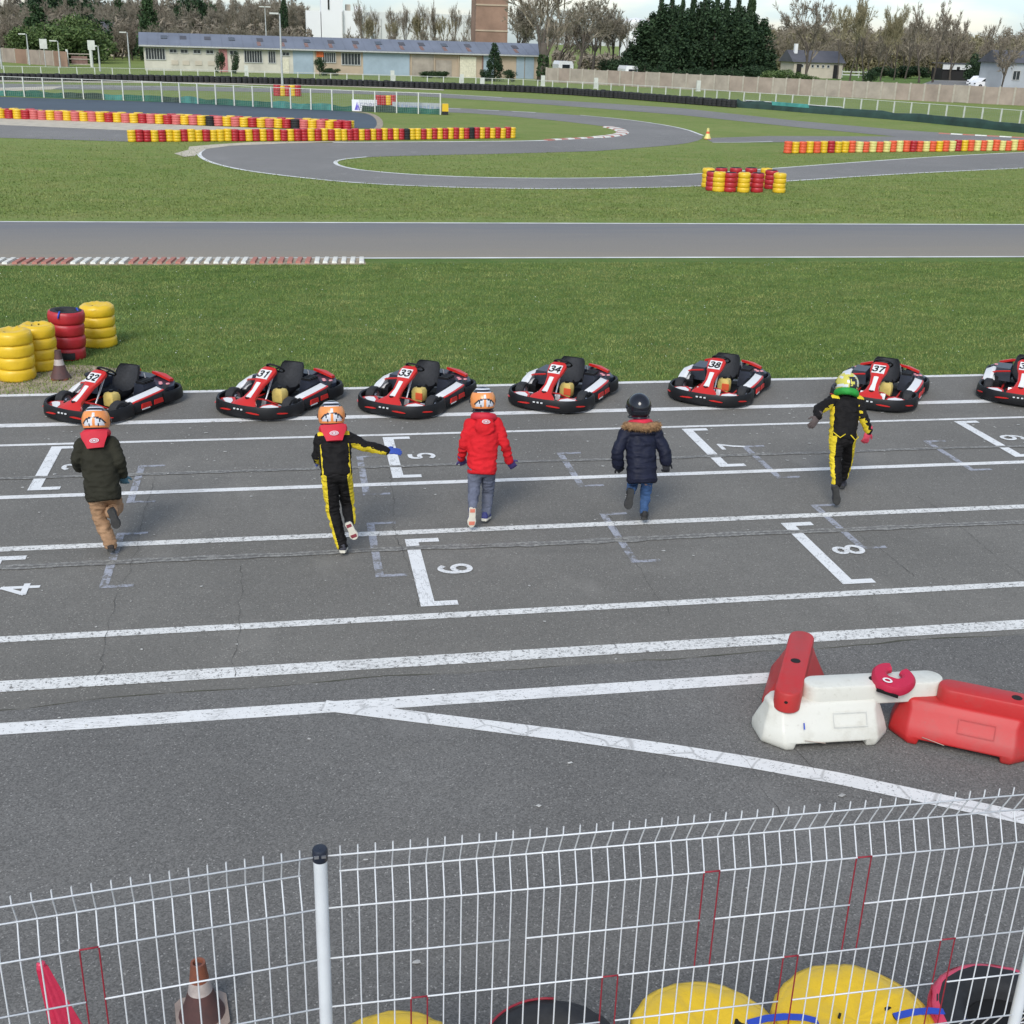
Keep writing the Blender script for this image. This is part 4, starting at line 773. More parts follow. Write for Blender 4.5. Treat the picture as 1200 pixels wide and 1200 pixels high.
def helmet(c, r, mats, fn, parent, pitch=-18, yaw=0, roll=0):
    rot = Matrix.Rotation(R(yaw), 3, 'Z') @ Matrix.Rotation(R(pitch), 3, 'X') @ Matrix.Rotation(R(roll), 3, 'Y'); b = MB(); nu, nv = 64, 44; vs = []
    for k in range(nv + 1):
        ph = -math.pi / 2 + math.pi * k / nv * .999 + .0005
        for j in range(nu):
            th = 2 * math.pi * j / nu; x, y, z = math.cos(ph) * math.cos(th), math.cos(ph) * math.sin(th), math.sin(ph)
            q = 1 + (.10 * max(0, y) ** 2 * (z < .0) if True else 0) - .10 * max(0, -z - .55); sx, sy, sz = .90, 1.08, 1.02
            if y < 0 and -.62 < z < -.45: q *= 1.02
            vs.append((x * r * sx * q, y * r * sy * q, z * r * sz))
    fs, mi = [], []
    for k in range(nv):
        for j in range(nu):
            f = (k * nu + j, k * nu + (j + 1) % nu, (k + 1) * nu + (j + 1) % nu, (k + 1) * nu + j); ph = -math.pi / 2 + math.pi * (k + .5) / nv; th = 2 * math.pi * (j + .5) / nu
            fs.append(f); mi.append(fn(math.cos(ph) * math.cos(th), math.cos(ph) * math.sin(th), math.sin(ph)))
    b.add(vs, fs); b.mi = mi; b.xf(rot.to_4x4()); b.xf(Matrix.Translation(c)); o = b.build('helmet', mats, parent, True)
    v = MB(); rr = []
    for ph in np.linspace(-22, 30, 8): rr.append([Vector((math.cos(R(ph)) * math.cos(R(th)) * r * .93, math.cos(R(ph)) * math.sin(R(th)) * r * 1.115, math.sin(R(ph)) * r * 1.04)) for th in range(18, 163, 9)])
    rr2 = [[p * .96 for p in row_] for row_ in rr]; v.loft(rr, False, False); v.loft(rr2, False, False); v.xf(rot.to_4x4()); v.xf(Matrix.Translation(c)); v.build('visor', CL['visor'], o, True)
    for s in (-1, 1): MB().lathe([(0, .008), (.018, .008), (.022, 0)], 12).xf(Matrix.Translation((s * r * .90, r * .1, .0)) @ Matrix.Rotation(R(90 * s), 4, 'Y')).xf(rot.to_4x4()).xf(Matrix.Translation(c)).build('visor_pivot', CL['h_dk'], o, True)
    lip = MB().lathe([(r * .80, -r * .80), (r * .84, -r * .72), (r * .78, -r * .70)], 32).xf(Matrix.Scale(1.1, 4, (0, 1, 0))).xf(rot.to_4x4()).xf(Matrix.Translation(c)).build('rubber_lip', CL['h_dk'], o, True)
    return o
def f_orange(x, y, z):
    if z > .72: return 2 if .80 < z < .87 else 1
    if z > .60: return 2 if abs(x) < .55 and z < .66 else 1
    if y < .35:
        rr = math.hypot(x / .80, (z + .42) / .60)
        if z < -.50: return 1
        if .92 < rr < 1.10 and z > -.22: return 1
        if rr <= .92 and z > -.40:
            if abs(x) < .13 * (1 - (z + .4) * .3): return 0
            if abs(abs(x) - .30 - (z + .4) * .35) < .035: return 1
            return 2 if z > -.34 else 0
        if abs(x) < .05 and z > .2 and z < .5: return 2 if int(z * 30) % 2 else 0
        return 0
    return 0 if z > -.3 else 1
def f_black(x, y, z):
    if y < 0 and -.30 < z < -.24 and abs(x) < .7: return 1
    return 0
def f_yellow(x, y, z):
    if z > .75: return 2 if abs(x - y * .4) < .25 else 0
    if x > .45 and z > -.2: return 0 if int((z + x) * 9) % 2 else 2
    if abs(x) < .16 and abs(z - .05) < .12 and y < 0: return 0
    if x > -.30 and z < .55: return 1 if noise.noise((x * 4, z * 4, 3)) > -.35 else 0
    return 0 if noise.noise((x * 3, z * 3, 9)) > -.15 else 2
def child(S):
    Y0 = S['Y']; LN = dict(head=.11, shL=.07, shR=.07, elL=.05, elR=.05, wrL=.04, wrR=.04, haL=.04, haR=.04); J = {k: at(v[0], v[1], Y0 + v[2] + LN.get(k, 0)) for k, v in S['J'].items()}
    root_p = G(*S['ground']); t = empty('person', (root_p.x, root_p.y, .0095), 0, S['label'], 'person'); off = Vector(t.location)
    J = {k: v - off for k, v in J.items()}; c = CL; seed = S.get('seed', 0); ra, rl, tw = S.get('arm', 1), S.get('leg', 1), S.get('torso', 1)
    sh = (J['shL'] + J['shR']) / 2; hp = (J['hipL'] + J['hipR']) / 2; upv = (sh - hp).normalized(); rt = ((J['shR'] - J['shL']).normalized() + (J['hipR'] - J['hipL']).normalized()); rt = (rt - upv * rt.dot(upv)).normalized(); fw = upv.cross(rt).normalized() * -1
    fw = fw if fw.y > 0 else -fw; swid = (J['shR'] - J['shL']).length / 2; TL = (sh - hp).length
    def T(k, lat=0, f=0): return hp + upv * TL * k + rt * lat + fw * f
    # one continuous body under the clothes
    b = MB(); eloft(b, [(T(-.12), rt, fw, .10, .075), (T(.2), rt, fw, .105, .078), (T(.65), rt, fw, .118, .085), (T(.95), rt, fw, .10, .065), (T(1.10), rt, fw, .045, .045)])
    head = J['head']; b.capsule(T(1.0), head - upv * .03, .042, .05); b.ell(head, (rt * .075, fw * .092, upv * .100))
    for s in 'LR':
        b.capsule(J['sh' + s], J['el' + s], .040, .032); b.capsule(J['el' + s], J['wr' + s], .032, .024); b.capsule(J['wr' + s], J['wr' + s].lerp(J['ha' + s], .3), .020, .014)
        b.capsule(J['hip' + s], J['kn' + s], .062, .045); b.capsule(J['kn' + s], J['an' + s], .045, .032); b.capsule(J['an' + s], J['an' + s].lerp(J['he' + s].lerp(J['to' + s], .3) + Vector(S['up'][s]).normalized() * .05, .6), .022, .018)
    link('body', remesh(b, .016, 2, 0, mats=[c['skin']], name='body'), t)
    # trousers
    b = MB(); lm = S['legm']; b.ell((J['hipL'] + J['hipR']) / 2 + upv * .01 - fw * .012, (rt * .118 * rl, fw * .088 * rl, upv * .10))
    for s, sg in (('L', -1), ('R', 1)):
        b.capsule(J['hip' + s], J['kn' + s], .080 * rl, .060 * rl); b.capsule(J['kn' + s], J['an' + s] + (J['an' + s] - J['kn' + s]).normalized() * -.01, .060 * rl, S.get('cuff', .046) * rl)
        b.ell(J['hip' + s] - fw * .022, (rt * .066, fw * .066, upv * .082))
    segs = [(J['hip' + s], J['kn' + s], sg) for s, sg in (('L', -1), ('R', 1))] + [(J['kn' + s], J['an' + s], sg) for s, sg in (('L', -1), ('R', 1))]
    def legmat(p, n):
        if len(lm) < 2: return 0
        best = None
        for a, d_, sg in segs:
            ab = d_ - a; k = max(0, min(1, (p - a).dot(ab) / ab.length_squared)); q = a + ab * k; ds = (p - q).length
            if best is None or ds < best[0]: best = (ds, sg, (p - q).dot(rt))
        return 1 if best[2] * best[1] > .034 else 0
    link('trousers', remesh(b, .011 if len(lm) < 2 else .0065, 3, S.get('lfold', .009), 16, seed, legmat, lm, 'trousers'), t)
    # jacket / suit top / coat
    b = MB(); hem = S.get('hem', -.10)
    eloft(b, [(T(hem), rt, fw, .128 * tw * S.get('hemw', 1), .102 * tw * S.get('hemw', 1)), (T(hem + .08), rt, fw, .138 * tw * S.get('hemw', 1), .110 * tw), (T(.35), rt, fw, .140 * tw, .110 * tw), (T(.72), rt, fw, .150 * tw, .112 * tw), (T(.95), rt, fw, .128 * tw, .085 * tw), (T(1.06), rt, fw, .070, .06), (T(1.14), rt, fw, .055, .05)])
    for s in 'LR':
        b.capsule(J['sh' + s], J['el' + s], .060 * ra, .049 * ra); b.capsule(J['el' + s], J['wr' + s], .049 * ra, .038 * ra); b.capsule(T(.9), J['sh' + s], .075 * tw, .058 * ra)
    if S.get('puff'):
        for k in np.linspace(hem + .10, .95, S['puff']): eloft(b, [(T(k - .05), rt, fw, .135 * tw, .105 * tw), (T(k - .02), rt, fw, .150 * tw, .119 * tw), (T(k + .02), rt, fw, .150 * tw, .119 * tw), (T(k + .05), rt, fw, .135 * tw, .105 * tw)])
        for s in 'LR':
            for a, d_ in ((J['sh' + s], J['el' + s]), (J['el' + s], J['wr' + s])):
                for k in (.3, .75): q = a.lerp(d_, k); dd = (d_ - a).normalized() * .018; b.capsule(q - dd, q + dd, .056 * ra, .056 * ra)
    if S.get('hood'):
        b.ell(T(.93, 0, -.105 * tw), (rt * .10, fw * .038, upv * .085)); b.ell(T(1.05, 0, -.075), (rt * .085, fw * .045, upv * .05))
    jm = S['jm']
    def jmat(p, n):
        q = p - hp; k = q.dot(upv) / TL; la = q.dot(rt)
        if len(jm) < 2: return 0
        if k > .80 and swid * .70 < abs(la) < swid * 1.25 and (p - (J['shR'] if la > 0 else J['shL'])).dot(upv) > .016 and n.dot(fw) < .45: return 1
        for s, sg in (('L', -1), ('R', 1)):
            a, e_, w_ = J['sh' + s], J['el' + s], J['wr' + s]
            for (u, v, nm) in ((a, e_, 0), (e_, w_, 1)):
                ab = v - u; kk = (p - u).dot(ab) / ab.length_squared; ds = (p - (u + ab * max(0, min(1, kk)))).length
                if -.05 < kk < 1.05 and ds < .075 and abs(la) > swid * .92 * .9:
                    pass
                    inner = (rt * -sg * .6 - upv * .8).normalized()
                    if n.dot(inner) > (.35 if nm else .55) and (nm == 1 or kk > .3): return 1
        if k < .80 and abs(la) < swid * 1.12 and abs(q.dot(fw)) < .14 and abs(la) / max(1e-4, math.hypot(la, q.dot(fw))) > S.get('sidet', .86): return 1
        return 0
    jk = link(S['jname'], remesh(b, .011 if len(jm) < 2 else .0065, 3 if len(jm) < 2 else 5, S.get('jfold', .009), 13, seed + 4, jmat, jm, S['jname']), t)
    if S.get('band'): eloft(MB(), []) if False else None
    if S.get('band'):
        b = MB(); eloft(b, [(T(hem - .02), rt, fw, .122 * tw, .098 * tw), (T(hem), rt, fw, .134 * tw, .108 * tw), (T(hem + .07), rt, fw, .137 * tw, .110 * tw), (T(hem + .085), rt, fw, .128 * tw, .10 * tw)]); link('waistband', remesh(b, .01, 1, .002, 30, 1, None, [S['band']], 'waistband'), jk)
    for s, sg in (('L', -1), ('R', 1)):
        hand(J['wr' + s], J['ha' + s], sg, S['glove'][s], t, curl=S.get('curl', .6), back=Vector(S.get('backs', {}).get(s, (0, -1, .1))))
        he, to = J['he' + s], J['to' + s]; upf = Vector(S['up'][s]); shoe(he, to, upf, S['shoe'], S['sole'], t, J['an' + s], S.get('trim'))
    helmet(head, S.get('hr', .138), S['hm'], S['hf'], t, S.get('pitch', -15), S.get('yaw', 0), S.get('roll', 0))
    nk = T(1.08) + upv * (.035 if S.get('brace') in ('scarf', 'green') else .015); kind = S.get('brace')
    if kind:
        m = c['green'] if kind == 'green' else c['scarf'] if kind == 'scarf' else c['brace']; b = MB(); rr = []
        for a in range(0, 360, 10):
            q = Vector((math.cos(R(a)), math.sin(R(a)))); ctr = nk + upv * (.045 if kind == 'flap' else .02) + rt * q.x * .098 + fw * q.y * .10; rad = (rt * q.x + fw * q.y)
            rr.append([ctr + rad * .034 * math.cos(R(g_)) + upv * .040 * math.sin(R(g_)) for g_ in range(0, 360, 36)])
        rr.append(rr[0]); b.loft(rr, True, False); br = b.build('neck_brace' if kind != 'scarf' else 'scarf', m, t, True)
        if kind == 'flap':
            b = MB(); rr = []
            for k, hw in ((0, .118), (.35, .112), (.7, .088), (1, .072)):
                c0 = nk + upv * (.055 - .150 * k) - fw * (.128 + .012 * k); rr.append([c0 - rt * hw, c0 - rt * hw * .6 - fw * .012, c0 - fw * .016, c0 + rt * hw * .6 - fw * .012, c0 + rt * hw, c0 + rt * hw * .9 + fw * .03, c0 - rt * hw * .9 + fw * .03])
            b.loft(rr); b.build('back_flap', m, br, 50)
        if kind in ('flap', 'collar'):
            o_ = nk - upv * (.03 if kind == 'flap' else .035) - fw * (.160 if kind == 'flap' else .165); b = MB(); n = 24
            for r0_, r1_ in ((.040, .033), (.026, .020), (.012, .0)):
                b.loft([[o_ + rt * math.cos(2 * math.pi * j / n) * q * 1.0 + upv * math.sin(2 * math.pi * j / n) * q * .52 - fw * .004 for j in range(n)] for q in (r0_, max(r1_, .001))], True, False)
            b.build('badge', c['h_wh'], br)
    if S.get('fur'):
        b = MB(); g_ = random.Random(3); 
        core = [(nk - upv * .035 + rt * math.cos(R(a)) * .155 + fw * (math.sin(R(a)) * .10 - .05) + upv * .03 * abs(math.cos(R(a)))) for a in range(150, 391, 10)]
        b.tube(core, [.022 + .018 * math.sin(math.pi * i / (len(core) - 1)) ** .5 for i in range(len(core))], 10); fo = b.build('fur_trim', c['fur'], t, True); b = MB()
        for _ in range(2600):
            i = g_.uniform(0, len(core) - 1.01); p0 = core[int(i)].lerp(core[int(i) + 1], i % 1); d_ = Vector((g_.gauss(0, 1), g_.gauss(0, 1), g_.gauss(0, 1))).normalized(); L = g_.uniform(.045, .07); sd_ = d_.orthogonal().normalized() * .0035
            b.add([p0 + d_ * .02 - sd_, p0 + d_ * .02 + sd_, p0 + d_ * L + Vector((0, 0, -.008))], [(0, 1, 2)])
        h_ = b.build('fur_hair', islandmat('fur_strands', (.12, .06, .025), (.42, .26, .13)), fo); h_['kind'] = 'stuff'
    if S.get('belt'):
        for sg in (-1, 1):
            p0 = T(.12, sg * .135, -.04); MB().tube([p0, p0 - fw * .05 - upv * .03, p0 - fw * .085 - upv * .075 - rt * sg * .05, T(.05, sg * .03, -.125)], .006, 6).build('belt_strap', c['suit_y'], t, True)
    return t
UPB = (0, -.35, 1)
HM = [CL['h_or'], CL['h_dk'], CL['h_wh']]
child(dict(Y=10.56, ground=(131, 650), seed=1, label='child in olive jacket and khaki trousers, orange helmet and red neck brace, running', jm=[CL['olive']], jname='jacket', legm=[CL['khaki']], glove={'L': CL['glove_t'], 'R': CL['glove_t']},
    shoe=CL['shoe_br'], sole=[CL['sole_k']], hm=HM, hf=f_orange, brace='flap', band=CL['olive'], torso=1.10, arm=1.12, leg=1.02, cuff=.052, lfold=.012, jfold=.010, hem=-.16, pitch=-20,
    J=dict(head=(112.5, 493, .24), shL=(97, 521, .20), shR=(131, 520, .20), elL=(90.5, 538, .14), wrL=(93, 548, .34), haL=(97, 546, .44), elR=(139.5, 541, .12), wrR=(143.5, 556, .20), haR=(146, 567, .24),
           hipL=(112.5, 577, .10), hipR=(129, 577, .10), knL=(117, 605, .10), anL=(130, 639, .0), heL=(130.5, 646, -.06), toL=(129, 641, .13), knR=(136, 594, .26), anR=(131, 601, .0), heR=(128.5, 597, -.075), toR=(137.5, 619.5, -.09)),
    up={'L': (0, 0, 1), 'R': (0, 1, .25)}))
child(dict(Y=10.30, ground=(402, 652), seed=2, label='child in black and yellow race suit with one arm stretched out sideways, orange helmet', jm=[CL['suit'], CL['suit_y']], jname='suit_top', legm=[CL['suit'], CL['suit_y']], glove={'L': CL['glove_b'], 'R': CL['glove_b']},
    shoe=CL['shoe_bg'], sole=[CL['sole_w'], CL['sole_r']], hm=HM, hf=f_orange, brace='flap', torso=1.0, arm=1.0, leg=.98, cuff=.050, hem=-.06, pitch=-16, curl=.15, backs={'R': (0, -.5, 1)},
    J=dict(head=(388.5, 487, .22), shL=(376, 514, .18), shR=(406, 513, .18), elL=(372, 533, .20), wrL=(374, 541, .38), haL=(377, 540, .48), elR=(429, 523, .18), wrR=(452, 528, .18), haR=(468, 529, .20),
           hipL=(386.5, 556, .08), hipR=(402, 556, .08), knL=(390, 600, .10), anL=(401, 640, .0), heL=(401.5, 648, -.06), toL=(403, 642.5, .14), knR=(408, 592, .24), anR=(410, 611, .02), heR=(407.5, 613, -.06), toR=(416.5, 632, -.06)),
    up={'L': (0, 0, 1), 'R': (0, 1, .15)}))
child(dict(Y=10.93, ground=(568, 613), seed=3, label='child in red hoodie and grey-blue jeans running with arms low, orange helmet', jm=[CL['hood']], jname='hoodie', legm=[CL['jeans']], glove={'L': CL['glove_p'], 'R': CL['glove_p']},
    shoe=CL['shoe_n'], sole=[CL['sole_w'], CL['sole_p']], hm=HM, hf=f_orange, brace='collar', hood=True, band=CL['hood'], torso=1.02, arm=1.0, leg=.93, hem=-.12, pitch=-12, trim=CL['laces'],
    J=dict(head=(565.8, 469.5, .16), shL=(551, 497.5, .12), shR=(582, 496.5, .12), elL=(543.5, 520, .08), wrL=(541, 537, .18), haL=(544, 545, .24), elR=(591, 520, .06), wrR=(596.5, 540, .10), haR=(603, 549, .14),
           hipL=(557, 549, .04), hipR=(572, 548.5, .04), knL=(555.5, 574, .02), anL=(554, 593, -.20), heL=(554, 594.5, -.235), toL=(552.5, 618, -.22), knR=(572, 577, .14), anR=(569.5, 603, .02), heR=(567, 610.5, -.04), toR=(572, 606, .14)),
    up={'L': (0, 1, .15), 'R': (0, 0, 1)}))
child(dict(Y=10.75, ground=(755, 614), seed=4, label='child in navy quilted coat with brown fur hood trim, black helmet and blue jeans', jm=[CL['coat']], jname='coat', legm=[CL['jeans2']], glove={'L': CL['glove_k'], 'R': CL['glove_k']},
    shoe=CL['shoe_k'], sole=[CL['sole_k']], hm=[CL['h_bk'], CL['h_dk']], hf=f_black, brace='scarf', fur=True, puff=5, torso=1.02, arm=1.1, leg=.82, hem=-.34, hemw=1.06, jfold=.006, pitch=-10, hr=.135, curl=.9, trim=CL['laces'],
    J=dict(head=(748.8, 476.5, .16), shL=(733, 507, .14), shR=(768, 506, .14), elL=(723, 530, .08), wrL=(724.5, 545, .12), haL=(729, 552, .16), elR=(779, 529, .08), wrR=(780.5, 540, .06), haR=(780.5, 548, .05),
           hipL=(745, 551, .06), hipR=(759, 551, .06), knL=(741, 569, .20), anL=(739, 577, -.02), heL=(740.5, 573.5, -.08), toL=(736, 597, -.10), knR=(756.5, 580, .10), anR=(754.5, 601, .0), heR=(755, 609, -.06), toR=(755, 603, .14)),
    up={'L': (0, 1, .2), 'R': (0, 0, 1)}))
child(dict(Y=11.05, ground=(981, 590), seed=5, label='child in black and yellow race suit with green neck collar and yellow helmet', jm=[CL['suit'], CL['suit_y']], jname='suit_top', legm=[CL['suit'], CL['suit_y']], glove={'L': CL['glove_g'], 'R': CL['glove_r']},
    shoe=CL['shoe_bg'], sole=[CL['sole_k']], hm=[CL['h_ye'], CL['h_dk'], CL['h_wh']], hf=f_yellow, brace='green', belt=True, sidet=.94, torso=1.0, arm=1.02, leg=.94, cuff=.052, hem=-.04, pitch=-22, hr=.132, curl=.45, roll=3,
    J=dict(head=(992.5, 451, .32), shL=(976, 470, .24), shR=(1006, 471, .24), elL=(959, 480, .14), wrL=(958.5, 488, .02), haL=(953.5, 496, -.02), elR=(1012, 489, .12), wrR=(1018, 505, .12), haR=(1013, 521, .12),
           hipL=(980.5, 514, .12), hipR=(994, 514, .12), knL=(979, 541, .06), anL=(980.5, 567, -.08), heL=(979.5, 570, -.15), toL=(981.5, 592, -.13), knR=(993.5, 537, .30), anR=(988, 559, .42), heR=(986, 572, .42), toR=(988, 567, .62)),
    up={'L': (0, 1, .15), 'R': (0, 0, 1)}))
# ---------------------------------------------------------------- far circuit fences and walls
BM = dict(fwhite=simple('white_fence_paint', (.54, .55, .50), .6, .12, 3), wire=simple('galvanised_wire', (.20, .23, .19), .7, .1, 3), net=simple('green_windbreak_net', (.02, .12, .085), .85, .35, .8, world_=True), net2=simple('dark_green_tarp', (.018, .045, .035), .7, .4, .9, .4, bsc=6, world_=True), teal=simple('teal_net', (.05, .22, .19), .85, .3, 1.5, world_=True),
          conc=simple('stained_concrete_panel', (.33, .285, .235), .9, .2, .9, .2, world_=True), concp=simple('concrete_post', (.38, .34, .28), .9, .15, 2), conc2=simple('pinkish_concrete_panel', (.31, .25, .205), .9, .22, .7, .2, world_=True), sign=simple('white_sign_panel', (.80, .80, .82), .5, .03), purple=simple('purple_print', (.16, .13, .55), .6), grey=simple('grey_print', (.42, .42, .52), .6), banner=simple('faded_banner', (.42, .45, .47), .7, .1, 1.5, world_=True), bprint=simple('banner_print', (.30, .36, .46), .7),
          render=simple('cream_render', (.52, .49, .41), .9, .2, .5, .1, world_=True), tan=simple('tan_wall', (.42, .33, .24), .9, .16, .4, .1, world_=True), roof=simple('blue_grey_roof_sheet', (.150, .165, .200), .55, .14, .25, .1, world_=True), rust=simple('rust_patch', (.20, .12, .10), .9, .3, 3), glass=simple('dark_window_glass', (.03, .035, .04), .15), frame=simple('grey_window_frame', (.42, .42, .40), .7), shutter=simple('pale_blue_door', (.30, .37, .42), .6, .12, .7, world_=True), pink=simple('pink_door', (.45, .20, .19), .8), cream=simple('cream_door', (.62, .58, .44), .7), orange=simple('orange_sign', (.62, .13, .03), .6),
          white=simple('white_factory_wall', (.74, .74, .73), .7, .05, .1, world_=True), pale=simple('pale_factory_cladding', (.60, .61, .58), .7, .06, .1, world_=True), brick=simple('brown_brick_wall', (.27, .17, .12), .95, .22, .35, .2, world_=True), slate=simple('slate_roof', (.075, .075, .085), .7, .2, .5, world_=True), house=simple('house_render', (.50, .44, .35), .9, .1, .5, world_=True), dark=simple('dark_opening', (.015, .014, .013), .9), greywall=simple('grey_shed_wall', (.36, .38, .39), .8, .1, .5, world_=True),
          car=simple('white_car_paint', (.78, .78, .78), .2, .02), carglass=simple('car_glass', (.02, .025, .03), .08), bark=simple('bark', (.085, .07, .055), .95, .3, 1.5, .4, world_=True), pole=simple('grey_pole', (.42, .43, .42), .6),
          twig=islandmat('brown_twigs', (.175, .150, .115), (.275, .235, .18), .9), twig_g=islandmat('yellowish_twigs', (.19, .17, .10), (.29, .255, .155), .9), twig_p=islandmat('purplish_twigs', (.175, .155, .118), (.265, .235, .18), .9), leaf=islandmat('hedge_leaves', (.040, .075, .022), (.135, .185, .065), .6), leaf_d=islandmat('dark_conifer_needles', (.012, .026, .014), (.050, .085, .038), .7), leaf_m=islandmat('mid_evergreen_leaves', (.020, .042, .018), (.06, .10, .04), .7))
def along(pts, step):
    out = []; acc = 0
    for a, b in zip(pts, pts[1:]):
        d = Vector(b) - Vector(a); L = d.length
        while acc < L: out.append((Vector(a) + d * (acc / L), d.normalized())); acc += step
        acc -= L
    return out
def wire_panel(L, z0, z1, m, wd=.008, pitch=.10):
    b = MB()
    for x in np.arange(0, L, pitch): b.add([(x, 0, z0), (x + wd, 0, z0), (x + wd, 0, z1), (x, 0, z1)], [(0, 1, 2, 3)])
    for z in np.arange(z0, z1, pitch): b.add([(0, .004, z), (L, .004, z), (L, .004, z + wd), (0, .004, z + wd)], [(0, 1, 2, 3)])
    return b.mesh('wire_mesh', m)
def post_fence(pts, step, h, label, pw=.09, rail=True, mesh=True, netz=None):
    P = along(pts, step); t = empty('fence', P[0][0], 0, label, 'fence'); o0 = P[0][0]
    pm = MB().box((0, 0, h / 2), (pw, pw, h)).mesh('post', BM['fwhite']); wm = wire_panel(1, .05, h - .05, BM['wire']) if mesh else None
    for i, (p, d) in enumerate(P):
        o = link('post', pm, t); o.location = p - o0; ang = math.atan2(d.y, d.x); o.rotation_euler = (0, 0, ang)
        if i + 1 < len(P):
            q = P[i + 1][0]; L = (q - p).length; a = math.atan2(q.y - p.y, q.x - p.x)
            if mesh: o = link('wire_mesh', wm, t); o.location = p - o0; o.rotation_euler = (0, 0, a); o.scale = (L, 1, 1); o['kind'] = 'stuff'
            if rail: o = MB().box((L / 2, 0, h - .03), (L, .04, .035)).build('top_rail', BM['fwhite'], t); o.location = p - o0; o.rotation_euler = (0, 0, a)
            if netz: 
                b = MB(); n = 6; b.loft([[(L * k / n, .07 + .03 * math.sin(k * 2 + i), 0), (L * k / n, .07 + .03 * math.sin(k * 1.3 + i * 2), netz * (.75 + .35 * noise.noise((i + k / n, 2, 0))))] for k in range(n + 1)], False, False); o = b.build('windbreak_net', BM['teal' if noise.noise((i * .31, 4, 0)) > .12 else 'net2' if noise.noise((i * .4, 8, 0)) > .15 else 'net'], t); o.location = p - o0; o.rotation_euler = (0, 0, a)
    return t
F1 = [G(*q) for q in ((-60, 110), (2, 112.5), (180, 119), (350, 128), (412, 130.5), (518, 134.5))]
post_fence(F1, 1.42, 1.30, 'white post fence with green netting along the far side of the pond', .075, True, True, .50)
F2 = [G(*q) for q in ((-60, 90), (0, 90.5), (200, 93.5), (400, 98.5), (600, 105), (700, 110), (800, 116.5), (860, 121.5), (1000, 131), (1100, 139), (1200, 147.5), (1300, 156))]
post_fence(F2, 1.62, 1.02, 'long white post perimeter fence behind the black tyre wall', .085, True, True)
bw = smooth_line(px([(-60, 93), (0, 94.2), (60, 94.8), (200, 96), (400, 100.5), (600, 107.3), (700, 113.5), (800, 121.5), (863, 126.5)]), 1)
t = empty('tyre_wall', (bw[0][0], bw[0][1], 0), 0, 'long low wall of black tyres along the far edge of the circuit', 'tyre wall'); b = MB(); o0 = Vector((bw[0][0], bw[0][1], 0))
for i, (p, d) in enumerate(along([Vector((q[0], q[1], 0)) for q in bw], .50)):
    q = p - o0
    for rr_ in (0, 1):
        hh = .60 + .10 * noise.noise((i * .7, rr_, 0)); b.lathe([(.20, 0), (.265, .05), (.265, hh / 3 - .03), (.235, hh / 3), (.265, hh / 3 + .03), (.265, hh * .66 - .03), (.235, hh * .66), (.265, hh * .66 + .03), (.25, hh - .03), (.15, hh), (.12, hh - .08)], 8, (q.x + rnd.uniform(-.05, .05), q.y + rr_ * .5 + rnd.uniform(-.05, .05), 0))
o = b.build('tyre_row', MT['rubber'], t); o['kind'] = 'stuff'
tp = smooth_line(px([(864, 126), (900, 128.5), (940, 132), (1000, 136.5), (1060, 141.5), (1120, 147.5), (1200, 156), (1320, 170)]), 2); b = MB(); rr = []
for i, p in enumerate(tp):
    k = noise.noise((i * .55, 1, 0)); h = .52 + .18 * k; rr.append([(p[0], p[1], .0), (p[0], p[1] + .12, h * .55), (p[0], p[1] + .3, h), (p[0] + .1, p[1] + .75, h * 1.02 + .04 * k), (p[0] + .1, p[1] + .95, 0)])
o = tag(b.loft(rr, False, False).build('tarpaulin', BM['net2'], None, True), 'dark green tarpaulin draped over the tyres at the far right edge of the circuit', 'tarpaulin')
b = MB(); b.loft([[(p[0], p[1] + .7, .56), (p[0], p[1] + 1.0, .60), (p[0], p[1] + 1.1, .4)] for p in tp[3:14]], False, False).build('pale_strip', BM['fwhite'], o)
b = MB(); b.loft([[(p[0], p[1] + .12, .36), (p[0], p[1] + .3, .60), (p[0], p[1] + .62, .62)] for p in tp[6:11]], False, False).build('green_strip', BM['teal'], o)
# marker boxes between fence and wall
for i, (x, y, m) in enumerate(((541, 99, ''), (565, 104, ''), (636, 100, ''), (698, 103, ''), (818, 106, ''), (957, 108, ''), (1065, 116, ''), (289, 88, ''), (460, 94, ''))):
    p = G(x, y + 1); b = MB().box((0, 0, .6), (.42, .2, 1.0)); b.box((0, .0, .05), (.5, .3, .1)); o = b.build('marker_board', BM['fwhite']); o.location = p; tag(o, 'small white marker board standing by the perimeter fence', 'marker board', 'white marker boards along the perimeter fence')
def panel_wall(A, B, n, h, name, label, mats, base=0):
    t = empty('wall', A, math.atan2(B.y - A.y, B.x - A.x), label, 'wall'); L = (B - A).length / n
    ms = [MB().box((L / 2, 0, h / 2), (L - .16, .10, h)).mesh('panel', m) for m in mats]; pm = MB().box((0, 0, h / 2 + .03), (.18, .2, h + .06)).mesh('post', BM['concp'])
    for i in range(n):
        o = link('panel', ms[0 if rnd.random() < .55 else 1], t); o.location = (i * L, 0, rnd.uniform(-.03, .03)); o = link('post', pm, t); o.location = (i * L, 0, 0)
    return t
A, B = at(640, 101, 150), at(905, 108, 128); A.z = B.z = 0; panel_wall(A, B, 17, 1.62, 'wall', 'low concrete panel wall beyond the fence, from the bare tree to the dark conifers', [BM['conc'], BM['conc2']])
C = at(1205, 125, 112); C.z = 0; B2 = B.copy(); D = C + (C - B) * .5; panel_wall(B2, D, 27, 1.62, 'wall', 'low concrete panel wall beyond the fence at the right, below the white car', [BM['conc2'], BM['conc']])
A, B = G(-60, 68), G(80, 78.5); panel_wall(A, B, 10, 1.75, 'wall', 'dark weathered wall at the far left, below the hedges', [BM['conc2'], BM['brick']])
